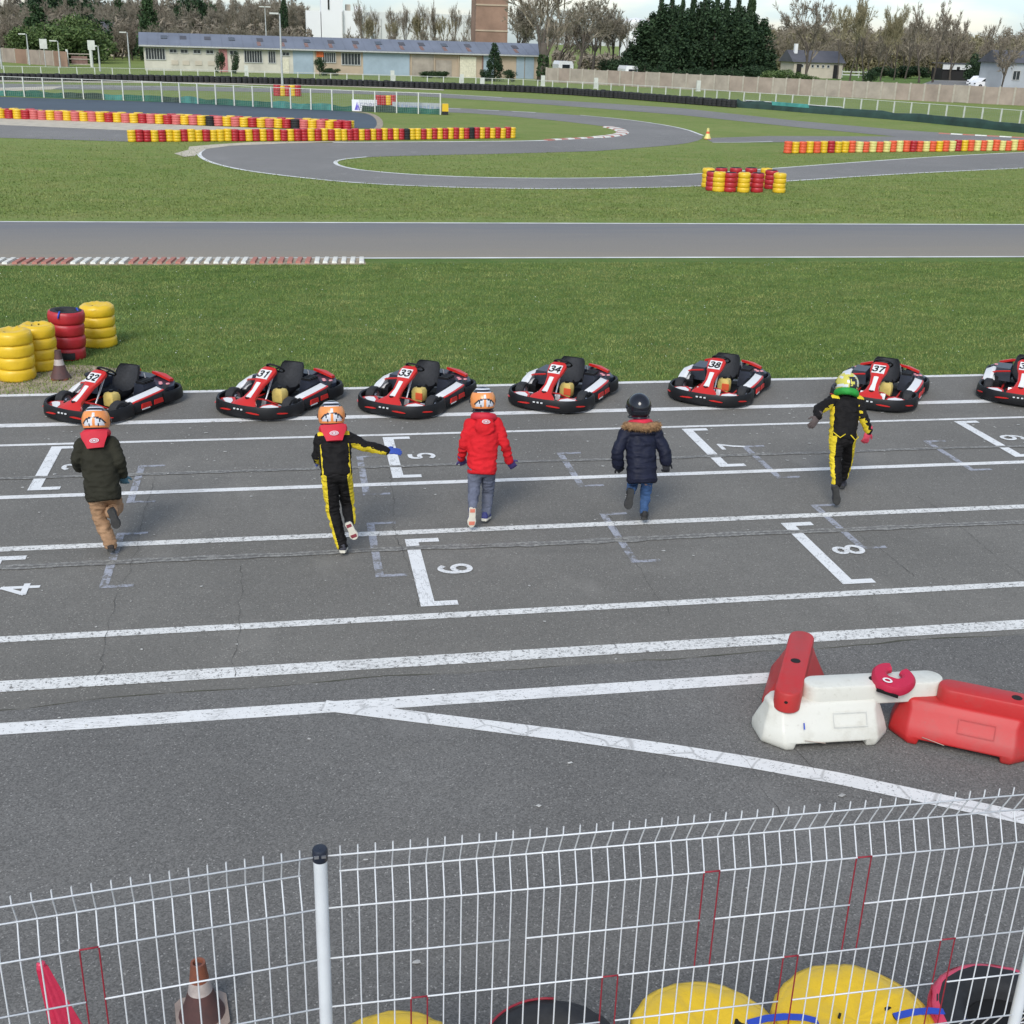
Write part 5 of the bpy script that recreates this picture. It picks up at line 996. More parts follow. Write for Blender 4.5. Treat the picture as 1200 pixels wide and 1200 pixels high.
gp = G(80, 78); t = empty('gate', gp, 0, 'pale double gate at the far left between the dark wall and the warehouse', 'gate')
for x in (0, 2.8): MB().box((x, 0, 1.0), (.25, .25, 2.0)).build('post', BM['fwhite'], t)
for z in (.3, .9, 1.5): MB().box((1.4, 0, z), (2.6, .08, .10)).build('rail', BM['concp'], t)
MB().box((1.4, .06, .8), (1.9, .06, .9)).build('board_panel', BM['rust'], t)
# sign, banner, yellow box at the pond fence
p = G(412, 130); q = G(441, 130.5); t = empty('sign_board', p - Vector((0, .6, 0)), math.atan2(q.y - p.y, q.x - p.x), 'white sign board with a purple triangle logo on the pond fence', 'sign'); L = (q - p).length
MB().box((L / 2, 0, .38), (L, .05, .70)).build('board', BM['sign'], t)
for x in (.2, L - .2): MB().box((x, .06, .36), (.06, .06, .72)).build('leg', BM['fwhite'], t)
me = text_mesh('EDRE', .46, BM['grey'], 'lettering', .004, .1); me.transform(Matrix.Translation((L * .63, -.031, .36)) @ Matrix.Rotation(R(90), 4, 'X')); link('lettering', me, t)
b = MB(); b.add([(L * .10, -.032, .10), (L * .21, -.032, .62), (L * .235, -.032, .10)], [(0, 1, 2)]); b.add([(L * .235, -.032, .55), (L * .315, -.032, .10), (L * .255, -.032, .10)], [(0, 1, 2)]); b.add([(L * .15, -.034, .10), (L * .23, -.034, .40), (L * .31, -.034, .10), (L * .275, -.034, .10), (L * .23, -.034, .30), (L * .19, -.034, .10)], [(0, 1, 2, 4, 5), (2, 3, 4)]); b.build('logo', BM['purple'], t)
p = G(459, 131.5); q = G(516, 133.5); t = empty('banner', p - Vector((0, .5, 0)), math.atan2(q.y - p.y, q.x - p.x), 'long faded grey banner hung on the end of the pond fence', 'banner'); L = (q - p).length
MB().box((L / 2, 0, .36), (L, .02, .62)).build('cloth', BM['banner'], t); b = MB(); x = .25
while x < L - .3:
    wd = rnd.uniform(.12, .26); b.box((x + wd / 2, -.016, .36), (wd, .006, rnd.uniform(.18, .34))); x += wd + rnd.uniform(.05, .14)
o = b.build('faded_print', BM['bprint'], t); o['kind'] = 'stuff'
p = G(521.5, 134.5); t = empty('marshal_box', p, 0, 'yellow box on a dark base at the end of the pond fence', 'box'); MB().box((0, 0, .12), (.36, .36, .22)).build('base', MT['rubber'], t); MB().box((0, 0, .44), (.40, .38, .46), taper=(.92, .92)).build('body', MT['yellow'], t, False)

# ---------------------------------------------------------------- buildings
def wins(t, rects, d, m_glass='glass', bars=0, proud=.03):
    for (x0, x1, z0, z1, *k) in rects:
        fr = MB(); wdt = .09
        for c, s in ((((x0 + x1) / 2, -proud, z0), (x1 - x0 + wdt, .10, wdt)), (((x0 + x1) / 2, -proud, z1), (x1 - x0 + wdt, .10, wdt)), ((x0, -proud, (z0 + z1) / 2), (wdt, .10, z1 - z0 - wdt)), ((x1, -proud, (z0 + z1) / 2), (wdt, .10, z1 - z0 - wdt))): fr.box(c, s)
        f = fr.build('window', BM['frame'], t); MB().box(((x0 + x1) / 2, -.012, (z0 + z1) / 2), (x1 - x0, .03, z1 - z0)).build('pane', BM[m_glass], f)
        n = k[0] if k else 0
        for i in range(1, n): MB().box((x0 + (x1 - x0) * i / n, -proud - .005, (z0 + z1) / 2), (.06, .06, z1 - z0 - .1)).build('bar', BM['frame'], f)
WA, WB = G(170, 82.5), G(636, 92.6); wd = WB - WA; WL = wd.length; t = empty('warehouse', WA, math.atan2(wd.y, wd.x), 'long low cream warehouse with a blue-grey roof, doors and barred windows', 'warehouse')
ppm = WL / 466.0; X = lambda p_: (p_ - 170) * ppm
EV, RG, DP = 2.75, 4.25, 9.0
b = MB().box((X(360) / 2, DP / 2, EV / 2), (X(360), DP, EV)); b.build('wall', BM['render'], t)
MB().box(((X(360) + WL) / 2 + .001, DP / 2, EV / 2), (WL - X(360), DP - .01, EV - .004)).build('wall', BM['tan'], t)
b = MB(); ov = .5
b.loft([[(-ov, -ov, EV + .02), (-ov, -ov, EV + .14), (-ov, DP / 2, RG), (-ov, DP + ov, EV + .14), (-ov, DP + ov, EV + .02)], [(WL + ov, -ov, EV + .02), (WL + ov, -ov, EV + .14), (WL + ov, DP / 2, RG), (WL + ov, DP + ov, EV + .14), (WL + ov, DP + ov, EV + .02)]]); rf = b.build('roof', BM['roof'], t)
sl = math.atan2(RG - EV - .14, DP / 2 + ov)
for i, px_ in enumerate((193, 214, 241, 268, 300, 327, 354, 382, 411, 438, 466, 490, 518, 547, 606)):
    f = .62; MB().box((X(px_), -ov + (DP / 2 + ov) * f, EV + .14 + (RG - EV - .14) * f + .03), (.75, 1.3, .06), Matrix.Rotation(sl, 3, 'X')).build('skylight', BM['slate' if i % 3 else 'glass'], rf)
    if i > 3: MB().box((X(px_) - .25, -ov + (DP / 2 + ov) * .30, EV + .14 + (RG - EV - .14) * .30 + .012), (.45, 1.6, .04), Matrix.Rotation(sl, 3, 'X')).build('rust_streak', BM['rust'], rf)
MB().box((WL / 2, -ov - .05, EV + .02), (WL + 1, .14, .16)).build('gutter', BM['frame'], t)
for k in range(40): MB().box((k * WL / 40 + .5, -ov + (DP / 2 + ov) / 2, EV + .14 + (RG - EV - .14) / 2 + .014), (.035, (DP / 2 + ov) / math.cos(sl), .03), Matrix.Rotation(sl, 3, 'X')).build('roof_seam', BM['roof'], rf)
z = lambda f: EV * f
wins(t, [(X(172), X(193), z(.45), z(.93), 7), (X(280), X(300), z(.42), z(.93), 7), (X(307), X(315), z(.42), z(.93), 3), (X(369), X(384), z(.5), z(.93), 6), (X(391), X(413), z(.42), z(.93), 6)] + [(X(a), X(a + 8), z(.74), z(.90), 2) for a in (198, 210, 224, 238, 264, 323)], 0)
for x0, x1, h, m in ((335, 358, .97, 'shutter'), (416, 471, .97, 'shutter'), (561, 574, .97, 'shutter'), (602, 612, .97, 'shutter'), (613, 624, .97, 'shutter'), (321, 330, .62, 'cream'), (252, 261, .95, 'pink'), (474, 500, .95, 'conc'), (503, 522, .72, 'conc'), (532, 552, .90, 'cream')):
    d = MB().box(((X(x0) + X(x1)) / 2, -.04, EV * h / 2), (X(x1) - X(x0), .10, EV * h)).build('door', BM[m], t)
    if x1 - x0 > 15:
        for k in range(1, 6): MB().box((X(x0) + (X(x1) - X(x0)) * k / 6, -.095, EV * h / 2), (.05, .02, EV * h - .1)).build('door_rib', BM[m], d)
MB().box((X(366), -.06, z(.84)), (.85, .06, .65)).build('orange_sign', BM['orange'], t)
for x in (473, 501, 530, 560): MB().box((X(x), -.06, EV / 2), (.16, .14, EV - .02)).build('pier', BM['rust' if x == 560 else 'tan'], t)
for x in (200, 212, 226, 240): MB().box((X(x + 3), -.03, z(.35)), (.8, .05, .5)).build('wall_panel', BM['house'], t)
def block(name, parts, label, cat, loc, rz=0, extra=None):
    t = empty(name, loc, rz, label, cat)
    for nm, c, d, m in parts: MB().box(c, d).build(nm, BM[m], t)
    return t
def gx(px_, py, Y): q = at(px_, py, Y); q.z = 0; return q
# white factory behind: tower, low block, long pale hall
YF = 260.0; a = gx(360, 40, YF); s_ = YF / FPX
block('factory', [('tower', (27 * s_, 3, 8.0), (23 * s_, 6, 16.0), 'white'), ('low_block', (7 * s_, 3.0, 4.5), (15.5 * s_, 5.9, 9.0), 'white'), ('block', (49 * s_, 3.4, 4.6), (20.5 * s_, 5.8, 9.2), 'white'), ('block', (64 * s_, 4, 4.2), (9 * s_, 5.5, 8.4), 'pale'), ('roof_cabin', (45 * s_, 4, 9.8), (5 * s_, 3, 1.2), 'house'), ('roof_cabin', (56 * s_, 4, 9.5), (8 * s_, 3, 1.1), 'white'),
    ('hall', (135 * s_, 12, 4.6), (132 * s_, 14, 9.2), 'pale'), ('window_slot', (23.5 * s_, -.05, 10.5), (1.6 * s_, .2, 2.4), 'dark'), ('downpipe', (38 * s_, -.1, 4.5), (1.2 * s_, .3, 9), 'frame'), ('window_slot', (68 * s_, 1.2, 5.4), (12 * s_, .2, .5), 'frame')], 'white factory with a square tower and a long pale hall behind the warehouse', 'factory', a)
t = bpy.data.objects['factory']
for k in range(14): MB().box(((72 + k * 9.2) * s_, 4.9, 4.0), (.12, .2, 8)).build('cladding_seam', BM['frame'], t)
a = gx(733, 55, 300); block('storage_tank', [], 'white cylindrical storage tank behind the dark conifers', 'storage tank', a); t = bpy.data.objects['storage_tank']
MB().lathe([(3.6, 0), (3.6, 9.6), (3.3, 10.0), (.01, 10.6)], 40, (3.2, 4, 0)).build('shell', BM['white'], t, 30)
for zz in (2.5, 5, 7.5): MB().lathe([(3.62, zz), (3.66, zz + .05), (3.62, zz + .1)], 40, (3.2, 4, 0)).build('hoop', BM['pale'], t, True)
a = gx(557, 45, 215); t = empty('brick_tower', a, 0, 'tall brown brick tower rising behind the warehouse', 'tower'); wt = 36 * 215 / FPX
MB().box((wt / 2, wt / 2, 11), (wt, wt, 22), taper=(.96, .96)).build('shaft', BM['brick'], t, False); MB().box((wt / 2, wt / 2, 22.2), (wt * 1.05, wt * 1.05, .6)).build('cap', BM['concp'], t)
for zz in (6, 10, 14, 18): MB().box((wt / 2, -.02 + .02 * zz / 11, zz), (wt * 1.0, .12, .25)).build('string_course', BM['tan'], t)
# far houses
def house(x, y, Y, L, h, roofh, label, wl, chim=True, m='house'):
    a = gx(x, y, Y); t = empty('house', a, 0, label, 'house'); MB().box((L / 2, 3, h / 2), (L, 6, h)).build('wall', BM[m], t)
    b = MB().loft([[(-.4, -.4, h + .01), (-.4, 6.4, h + .01), (-.4, 3.1, h + roofh), (-.4, 2.9, h + roofh)], [(L + .4, -.4, h + .01), (L + .4, 6.4, h + .01), (L + .4, 3.1, h + roofh), (L + .4, 2.9, h + roofh)]]); rf = b.build('roof', BM['slate'], t)
    if chim: MB().box((.9, 2.2, h + roofh), (.55, .55, 2.0)).build('chimney', BM['white'], rf)
    wins(t, wl, 0); return t
house(930, 82.5, 205, 8.8, 2.5, 1.9, 'pale low house with a slate roof and small high windows beyond the wall', [(1.2 + k * .95, 1.65 + k * .95, 1.7, 2.15) for k in (0, 2, 3, 4, 5)])
t = bpy.data.objects['house']
for x in (.9, 7.6): MB().box((x, -.05, 1.1), (.85, .08, 2.2)).build('door', BM['dark'], t)
house(82, 35, 235, 9, 3.2, 2.4, 'house with a grey roof half hidden by hedges at the far left', [(2, 3, 1.3, 2.5, 2), (5, 6, 1.3, 2.5, 2)])
house(1172, 105, 160, 9, 3.6, 1.6, 'grey building at the far right behind a bare tree', [(1.5, 2.6, 1.4, 2.6, 2)], False, 'greywall')
a = gx(1105, 92, 215); block('shed', [('body', (3.2, 2.5, 1.0), (6.4, 4, 2.0), 'dark'), ('fascia', (3.2, .4, 2.35), (6.6, .25, 1.0), 'pale'), ('roof', (3.2, 2.4, 2.9), (6.7, 4.6, .15), 'slate'), ('opening', (2.9, .28, 2.1), (.6, .1, .5), 'dark')] , 'open shed with a pale fascia beside the white car', 'shed', a)
a = gx(988, 80, 215); t = empty('fence', a, 0, 'low white rail fence beside the pale house', 'fence')
for zz in (.5, 1.0): MB().box((2.4, 0, zz), (4.8, .08, .2)).build('rail', BM['fwhite'], t)
for x in (0, 1.6, 3.2, 4.8): MB().box((x, .08, .6), (.12, .12, 1.2)).build('post', BM['fwhite'], t)
sheet('car_park', [[tuple(gx(1040, 90, 128)[:2]), tuple(gx(1215, 95, 118)[:2]), tuple(gx(1240, 95, 215)[:2]), tuple(gx(1095, 90, 215)[:2])]], .003, MT['asphalt_far'])
def car(p, rz, label):
    t = empty('parked_car', p, rz, label, 'car', None); prof = [(-2.05, .35), (-2.08, .62), (-1.95, .92), (-1.35, 1.0), (-.75, 1.48), (.2, 1.55), (1.35, 1.50), (1.85, 1.05), (2.02, .92), (2.05, .40)]
    b = MB(); b.loft([[(x * k, y, zz * q) for x, zz in prof] for y, k, q in ((-.86, .97, .985), (-.84, 1, 1), (.84, 1, 1), (.86, .97, .985))]); b.build('body', BM['car'], t, 30)
    for s in (-1, 1):
        MB().prism([(-1.2, 1.02), (-.68, 1.42), (.2, 1.47), (1.25, 1.42), (1.6, 1.06)], .862, .872).xf(Matrix.Rotation(R(90), 4, 'X')).xf(Matrix.Scale(-s, 4, (0, 1, 0))).build('side_window', BM['carglass'], t)
        for x in (-1.28, 1.28):
            wl = MB().lathe([(.18, -.1), (.30, -.1), (.33, -.06), (.33, .06), (.30, .1), (.18, .1)], 18).xf(Matrix.Translation((x, s * .80, .33)) @ Matrix.Rotation(R(90), 4, 'X')).build('wheel', MT['rubber'], t, 40)
            MB().lathe([(0, -.09), (.19, -.085), (.19, .085), (0, .09)], 14).xf(Matrix.Translation((x, s * .80, .33)) @ Matrix.Rotation(R(90), 4, 'X')).build('rim', MT['steel'], wl)
        MB().box((-2.04, s * .6, .72), (.10, .35, .16)).build('headlight', BM['carglass'], t); MB().box((1.97, s * .68, .85), (.12, .25, .25)).build('tail_light', MT['red'], t)
    return t
p = gx(1154, 100, 165); car((p.x, p.y, 0), R(4), 'white hatchback car parked beyond the wall in front of another white car')
p = gx(1149, 94, 178); car((p.x, p.y, 0), R(20), 'white car mostly hidden behind the white hatchback')
def caravan(x, y, Y, L, h, label):
    t = empty('caravan', gx(x, y, Y), 0, label, 'caravan'); b = MB().loft([[(px2, yy, zz) for px2, zz in ((-L / 2, .4), (-L / 2, h * .8), (-L / 2 + .2, h), (L / 2 - .2, h), (L / 2, h * .8), (L / 2, .4))] for yy in (0, 4)]); b.build('body', BM['car'], t, 20)
    MB().box((0, -.02, h * .68), (L * .5, .06, h * .22)).build('window', BM['carglass'], t)
    for s in (-1, 1): MB().lathe([(0, -.08), (.3, -.08), (.3, .08), (0, .08)], 14).xf(Matrix.Translation((s * L * .42, 2, .3)) @ Matrix.Rotation(R(90), 4, 'Y')).build('wheel', MT['rubber'], t)
caravan(663, 86, 172, 2.1, 2.1, 'white caravan parked between the bare tree and the twiggy tree')
caravan(740, 90, 160, 1.7, 1.9, 'small white box trailer in front of the dark conifers')
def lamp(x, ytop, ybase, Y, label, heads=1):
    a = at(x, ybase, Y); top = at(x, ytop, Y); h = top.z; t = empty('lamp_post', (a.x, Y, 0), 0, label, 'lamp post'); MB().tube([(0, 0, 0), (0, 0, h)], [.11, .06], 8).build('pole', BM['pole'], t)
    for k in range(heads): MB().box(((k - (heads - 1) / 2) * .9 - (.5 if heads == 1 else 0), -.1, h), (.8, .3, .14)).build('lamp_head', BM['fwhite'], t)
lamp(1, 20, 70, 150, 'tall lamp post at the far left edge'); lamp(33, 40, 60, 168, 'thin grey pole in front of the hedges'); lamp(70, 48, 72, 160, 'lamp post with a bent white head by the gate'); lamp(117, 54, 78, 150, 'leaning lamp post right of the gate'); lamp(152, 38, 75, 168, 'grey pole beside the warehouse gable')
lamp(312, 8, 45, 200, 'floodlight mast with a cross head behind the warehouse', 2); lamp(331, 16, 100, 118, 'slim pole in front of the warehouse')
for x, lab in ((51, 'pale square sign on a post behind the left wall'), (107, 'white square sign on a post right of the gate')):
    a = at(x, 55, 162); t = empty('road_sign', (a.x, 162, 0), 0, lab, 'sign'); MB().box((0, 0, 2.6), (.85, .08, 1.1)).build('plate', BM['fwhite'], t); MB().tube([(0, .08, 0), (0, .08, 3)], .05, 6).build('post', BM['pole'], t)

# ---------------------------------------------------------------- trees
def branches(seed, h, spread, levels, r0, nfork=(2, 4), crown=.25, droop=0, twn=7, tw=.035, trunk_h=.22, upw=.35, first=1):
    g = random.Random(seed); big, small = MB(), MB()
    def grow(p, d, L, r, lv):
        n = 3; pts = [p]; q = p; dd = d.copy()
        for i in range(n):
            dd = (dd + Vector((g.gauss(0, .13), g.gauss(0, .13), g.gauss(0, .08) + upw * .12 - droop))).normalized(); q = q + dd * L / n; pts.append(q)
        if lv < 2: big.tube(pts, [r * (1 - .4 * i / n) for i in range(n + 1)], 6 if lv == 0 else 5, False)
        else:
            for a, b_ in zip(pts, pts[1:]):
                s = (b_ - a).cross(Vector((g.gauss(0, 1), g.gauss(0, 1), .2))).normalized() * r; small.add([a - s, a + s, b_ + s * .8, b_ - s * .8], [(0, 1, 2, 3)])
        if lv >= levels:
            for _ in range(twn):
                a = pts[g.randrange(1, n + 1)]; e = (dd + Vector((g.gauss(0, .6), g.gauss(0, .6), g.gauss(0, .5)))).normalized() * L * g.uniform(.35, 1.0); s = e.cross(Vector((g.gauss(0, 1), g.gauss(0, 1), g.gauss(0, 1)))).normalized() * tw
                small.add([a - s, a + s, a + e], [(0, 1, 2)])
            return
        for k in range(g.randint(*nfork) + (1 if lv == 0 else 0)):
            az = g.uniform(0, 6.283); tilt = g.uniform(.35, .95) * spread; o = dd.orthogonal().normalized(); o = Matrix.Rotation(az, 3, dd) @ o
            grow(pts[-1] if k == 0 or lv == 0 and g.random() < .5 else pts[g.randint(1, n)], (dd * math.cos(tilt) + o * math.sin(tilt)).normalized(), L * g.uniform(.62, .84) * (first if lv == 0 else 1), r * g.uniform(.5, .68), lv + 1)
    grow(Vector((0, 0, 0)), Vector((0, 0, 1)), h * trunk_h, r0, 0)
    return big, small
def tree_proto(name, seed, twig, **k):
    b, s = branches(seed, 1.0, **k); zm = max(v[2] for v in s.v)
    for q in (b, s): q.v = [(x / zm, y / zm, z / zm) for x, y, z in q.v]
    return b.mesh('trunk', BM['bark'], True), s.mesh('crown', BM[twig])
protos = {}
protos['big'] = [tree_proto('big', 41, 'twig', spread=.55, levels=5, r0=.026, tw=.0026, twn=9, upw=.5, trunk_h=.13, first=2.2)]
for nm, twig, kk in (('brown', 'twig', dict(spread=.75, levels=5, r0=.020, tw=.0030, twn=11)), ('yellow', 'twig_g', dict(spread=.62, levels=5, r0=.016, tw=.0030, twn=11)), ('purple', 'twig_p', dict(spread=.8, levels=5, r0=.018, tw=.0032, twn=11)), ('tall', 'twig', dict(spread=.42, levels=5, r0=.015, tw=.0022, twn=7, upw=.7))):
    protos[nm] = [tree_proto(nm, sd_ * 13 + len(nm), twig, h=None, **kk) if False else (lambda bs: bs)(tree_proto(nm, sd_ * 13 + len(nm), twig, **kk)) for sd_ in range(3)]
def bare_tree(x, Y, h, kind, label, group=None, wx=1.0, v=None):
    bm_, sm = protos[kind][rnd.randrange(3) if v is None else v]; p = gx(x, 60, Y); t = empty('bare_tree', p, rnd.uniform(0, 6.28), label, 'tree', group)
    for n_, m in (('trunk', bm_), ('crown', sm)):
        o = link(n_, m, t); o.scale = (h * wx, h * wx, h)
    return t
def leafy(n, sz, lumps, seed, mat, name='crown', flat=.6):
    g = np.random.default_rng(seed); k = g.integers(0, len(lumps), n); L = np.array(lumps)[k]; d = g.normal(size=(n, 3)); d /= np.linalg.norm(d, axis=1)[:, None]; rad = g.uniform(.55, 1.05, n)[:, None]
    c = L[:, :3] + d * L[:, 3:6] * rad; a = g.normal(size=(n, 3)); a /= np.linalg.norm(a, axis=1)[:, None]; b = np.cross(a, g.normal(size=(n, 3))); b /= np.linalg.norm(b, axis=1)[:, None]; s = sz * g.uniform(.6, 1.3, n)[:, None]
    v = np.stack([c - a * s, c + b * s * flat, c + a * s, c - b * s * flat], 1); v[..., 2] = np.maximum(v[..., 2], .01)
    me = bpy.data.meshes.new(name); me.from_pydata(v.reshape(-1, 3).tolist(), [], np.arange(4 * n).reshape(-1, 4).tolist()); me.materials.append(BM[mat]); return me
def conifer_lumps(seed, w=.24, n=16, spike=True):
    g = random.Random(seed); out = []
    for i in range(n):
        k = i / n; r = w * (1 - k) ** .62 * g.uniform(.85, 1.1) + .02; out.append((g.uniform(-.03, .03), g.uniform(-.03, .03), .06 + k * .92, r, r, .075))
    for i in range(22):
        k = g.random() ** 1.2 * .85; r = w * (1 - k) ** .75; a = g.uniform(0, 6.28); out.append((math.cos(a) * r * .85, math.sin(a) * r * .85, .06 + k * .9, .07, .07, .07 + .04 * g.random()))
    return out
CF = [leafy(5200, .020, conifer_lumps(i, .25), i, 'leaf_d') for i in range(3)]; CF2 = [leafy(3600, .024, conifer_lumps(i + 9, .30), i + 9, 'leaf_m') for i in range(2)]
def bush_l(seed, n=14):
    g = random.Random(seed); return [(g.uniform(-.38, .38), g.uniform(-.3, .3), g.uniform(.15, .78), g.uniform(.16, .26), g.uniform(.16, .26), g.uniform(.14, .22)) for _ in range(n)]
BU = {k: [leafy(2600, .034, bush_l(i + len(k)), i, k) for i in range(3)] for k in ('leaf', 'leaf_d', 'leaf_m')}
trunkm = MB().tube([(0, 0, 0), (0, 0, .5), (0, 0, .9)], [.022, .016, .004], 7).mesh('trunk', BM['bark'], True)
def green(name, x, Y, h, wdt, me, label, cat, group=None, ybase=60, z=0):
    p = gx(x, ybase, Y); t = empty(name, (p.x, p.y, z), rnd.uniform(0, 6.28), label, cat, group); o = link('trunk', trunkm, t); o.scale = (h, h, h); o = link('crown', me, t); o.scale = (wdt, wdt, h); return t
H0 = lambda x: 48 + (x - 600) * .0299           # horizon row
def hh(x, ytop, Y): return EYE + (H0(x) - ytop) * Y / FPX
# the big bare tree and its neighbours
bare_tree(637, 152, 16.5, 'big', 'large bare tree with a thick trunk in front of the warehouse end', None, .85, 0)
b = MB().tube([(0, 0, 0), (.05, 0, 1.4), (-.1, 0, 2.8), (.05, 0, 4.4)], [.75, .55, .50, .34], 10); 
t = bpy.data.objects['bare_tree']; b.build('ivy_trunk', BM['bark'], t, True); o = leafy(2200, .16, [(0, 0, 1.0, .75, .75, 1.1), (0, 0, 2.3, .65, .65, 1.0)], 77, 'leaf_m', 'ivy'); link('ivy', o, t)['kind'] = 'stuff'
for x, Y, h, wx in ((678, 166, 10.5, .9), (695, 172, 11.0, .8), (655, 178, 10.0, .9), (715, 180, 9.5, .8), (607, 185, 11.0, .8)): bare_tree(x, Y, h, 'purple' if x != 655 else 'brown', 'dense twiggy bare tree beside the large bare tree', 'twiggy trees by the large bare tree', wx)
# dark conifer stand
for i, (x, yt, Y) in enumerate(((753, 26, 172), (764, 17, 176), (778, 9, 170), (791, 10, 178), (803, 13, 168), (815, 7, 176), (828, 5, 170), (841, 8, 178), (853, 13, 168), (866, 11, 174), (880, 19, 168), (893, 24, 172), (743, 52, 168), (836, 13, 164), (797, 19, 163), (870, 24, 163))):
    green('conifer', x, Y, hh(x, yt, Y), 9.4 + 2 * rnd.random(), CF[i % 3], 'tall dark conifer in the dense stand above the concrete wall', 'tree', 'dark conifer stand')
for x, yt in ((771, -6), (784, -12), (796, -8), (809, -14), (822, -10), (835, -13), (848, -9), (861, -8), (873, 0)): green('conifer', x, 171 + x % 5, hh(x, yt, 172), 3.6, CF[x % 3], 'tall dark conifer in the dense stand above the concrete wall', 'tree', 'dark conifer stand')
for x, Y, h, wd_ in ((735, 166, 3.2, 3.6), (724, 170, 2.8, 3.4), (712, 174, 2.6, 3), (757, 160, 2.6, 3.2), (860, 156, 2.4, 3.4), (885, 158, 2.6, 3.6), (772, 158, 2.2, 3), (820, 156, 2.2, 3.4), (840, 156, 2.0, 3.0), (797, 157, 2.0, 3.2)): green('bush', x, Y, h, wd_, BU['leaf_d'][x % 3], 'dark bush at the foot of the conifer stand', 'bush', 'bushes under the conifers')
green('conifer', 877, 215, hh(877, -6, 215), 5, CF2[0], 'cedar with an open spire behind the right end of the conifer stand', 'tree')
green('conifer', 580, 148, 4.3, 4.6, CF[1], 'small dense conifer standing alone before the warehouse', 'tree'); green('bush', 597, 147, 1.5, 1.6, BU['leaf_d'][0], 'small round bush beside the lone conifer', 'bush')
green('bush', 569, 147.5, 1.4, 1.8, BU['leaf_d'][1], 'low dark bush at the left of the lone conifer', 'bush')
for x, yb, lab in ((374, 0, 'dark shrub by the orange warehouse sign'), (258, 0, 'dark shrub below the pink warehouse door'), (275, 1, 'dark shrub right of the pink warehouse door')): green('bush', x, 152, 2.6 if x != 374 else 2.3, 1.3, BU['leaf_d'][yb], lab, 'bush')
for x in (505, 512, 519, 500, 382, 390): green('bush', x, 155, .9, 1.8, BU['leaf_m'][x % 3], 'low shrub along the foot of the warehouse', 'bush', 'shrubs along the warehouse')
# right: house garden
bare_tree(949, 170, hh(949, -8, 170), 'brown', 'forked bare tree in front of the pale house', None, .62, 1)
for x, Y, yt, wx, kd in ((1000, 185, -4, .5, 'yellow'), (1016, 190, 2, .5, 'yellow'), (985, 200, 6, .5, 'yellow'), (1036, 195, 8, .5, 'yellow'), (1052, 205, 6, .5, 'yellow'), (1082, 190, 4, .55, 'brown'), (1098, 196, 0, .55, 'brown'), (1065, 215, 12, .55, 'brown'), (1118, 215, 14, .55, 'brown'), (1180, 130, 34, .55, 'brown'), (1168, 180, 22, .5, 'brown'), (1196, 190, 10, .5, 'brown')):
    bare_tree(x, Y, hh(x, yt, Y), kd, {'yellow': 'yellowish bare tree on the lawn beyond the concrete wall', 'brown': 'brown bare tree at the right beyond the concrete wall'}[kd], {'yellow': 'yellowish trees beyond the wall', 'brown': 'brown trees at the right beyond the wall'}[kd], wx)
for x, Y, h, wd_, k in ((1025, 168, 2.4, 2.4, 'leaf_d'),): green('bush', x, Y, h, wd_, BU[k][0], 'round dark bush on the grass beyond the concrete wall', 'bush')
for x, Y, h, wd_ in ((915, 152, 2.2, 4), (930, 150, 2.4, 4.5), (944, 151, 1.8, 4), (905, 158, 2.0, 3.5)): green('bush', x, Y, h, wd_, BU['leaf'][x % 3], 'rough green bush above the concrete wall, left of the house lawn', 'bush', 'rough bushes above the wall')
for x in (1060, 1072, 1085, 1040, 1128): green('bush', x, 222, 2.4, 5, BU['leaf_d'][x % 3], 'dark hedge bush by the shed', 'bush', 'hedge bushes near the shed')
for x, Y, h in ((1160, 190, 5.5), (1148, 196, 5.5), (1185, 205, 6)): green('evergreen_tree', x, Y, h, 5.5, BU['leaf_d'][x % 3], 'dark rounded evergreen behind the white cars', 'tree', 'evergreens behind the cars')
# left hedges and evergreens
for x, Y, h, wd_ in ((38, 185, 5.0, 6), (55, 183, 5.4, 7), (70, 186, 5.6, 7), (84, 184, 5.2, 7), (97, 186, 5.4, 7), (108, 188, 4.6, 6), (46, 192, 5, 6), (78, 196, 6.5, 6), (92, 197, 7.0, 6), (30, 190, 4.5, 5)): green('bush', x, Y, h, wd_, BU['leaf'][x % 3], 'bright green hedge bush behind the left wall', 'bush', 'green hedges behind the left wall')
green('conifer', 46, 196, hh(46, 8, 196), 9.5, CF2[1], 'dark cone-shaped conifer rising from the left hedges', 'tree'); green('evergreen_tree', 109, 205, hh(109, 17, 205), 7, BU['leaf_d'][1], 'dark round-topped evergreen in the left hedges', 'tree')
green('evergreen_tree', 176, 205, hh(176, -2, 205), 8, CF2[0], 'pine rising behind the warehouse gable', 'tree'); green('evergreen_tree', 143, 240, hh(143, 4, 240), 8, CF2[1], 'grey-green evergreen left of the pine', 'tree')
for x in (72, 84, 96, 60): green('evergreen_tree', x, 290, hh(x, -6 + (x % 5) * 3, 290), 11, BU['leaf_d'][x % 3], 'dark evergreen crown at the top left against the sky', 'tree', 'dark evergreens at the top left')
for x in (220, 228, 238): green('evergreen_tree', x, 250, hh(x, 0, 250), 6.5, BU['leaf_d'][x % 3], 'dark rounded evergreen behind the left half of the warehouse roof', 'tree', 'evergreens behind the warehouse')
green('conifer', 334, 235, hh(334, 2, 235), 5.5, CF[0], 'narrow spruce behind the warehouse roof', 'tree')
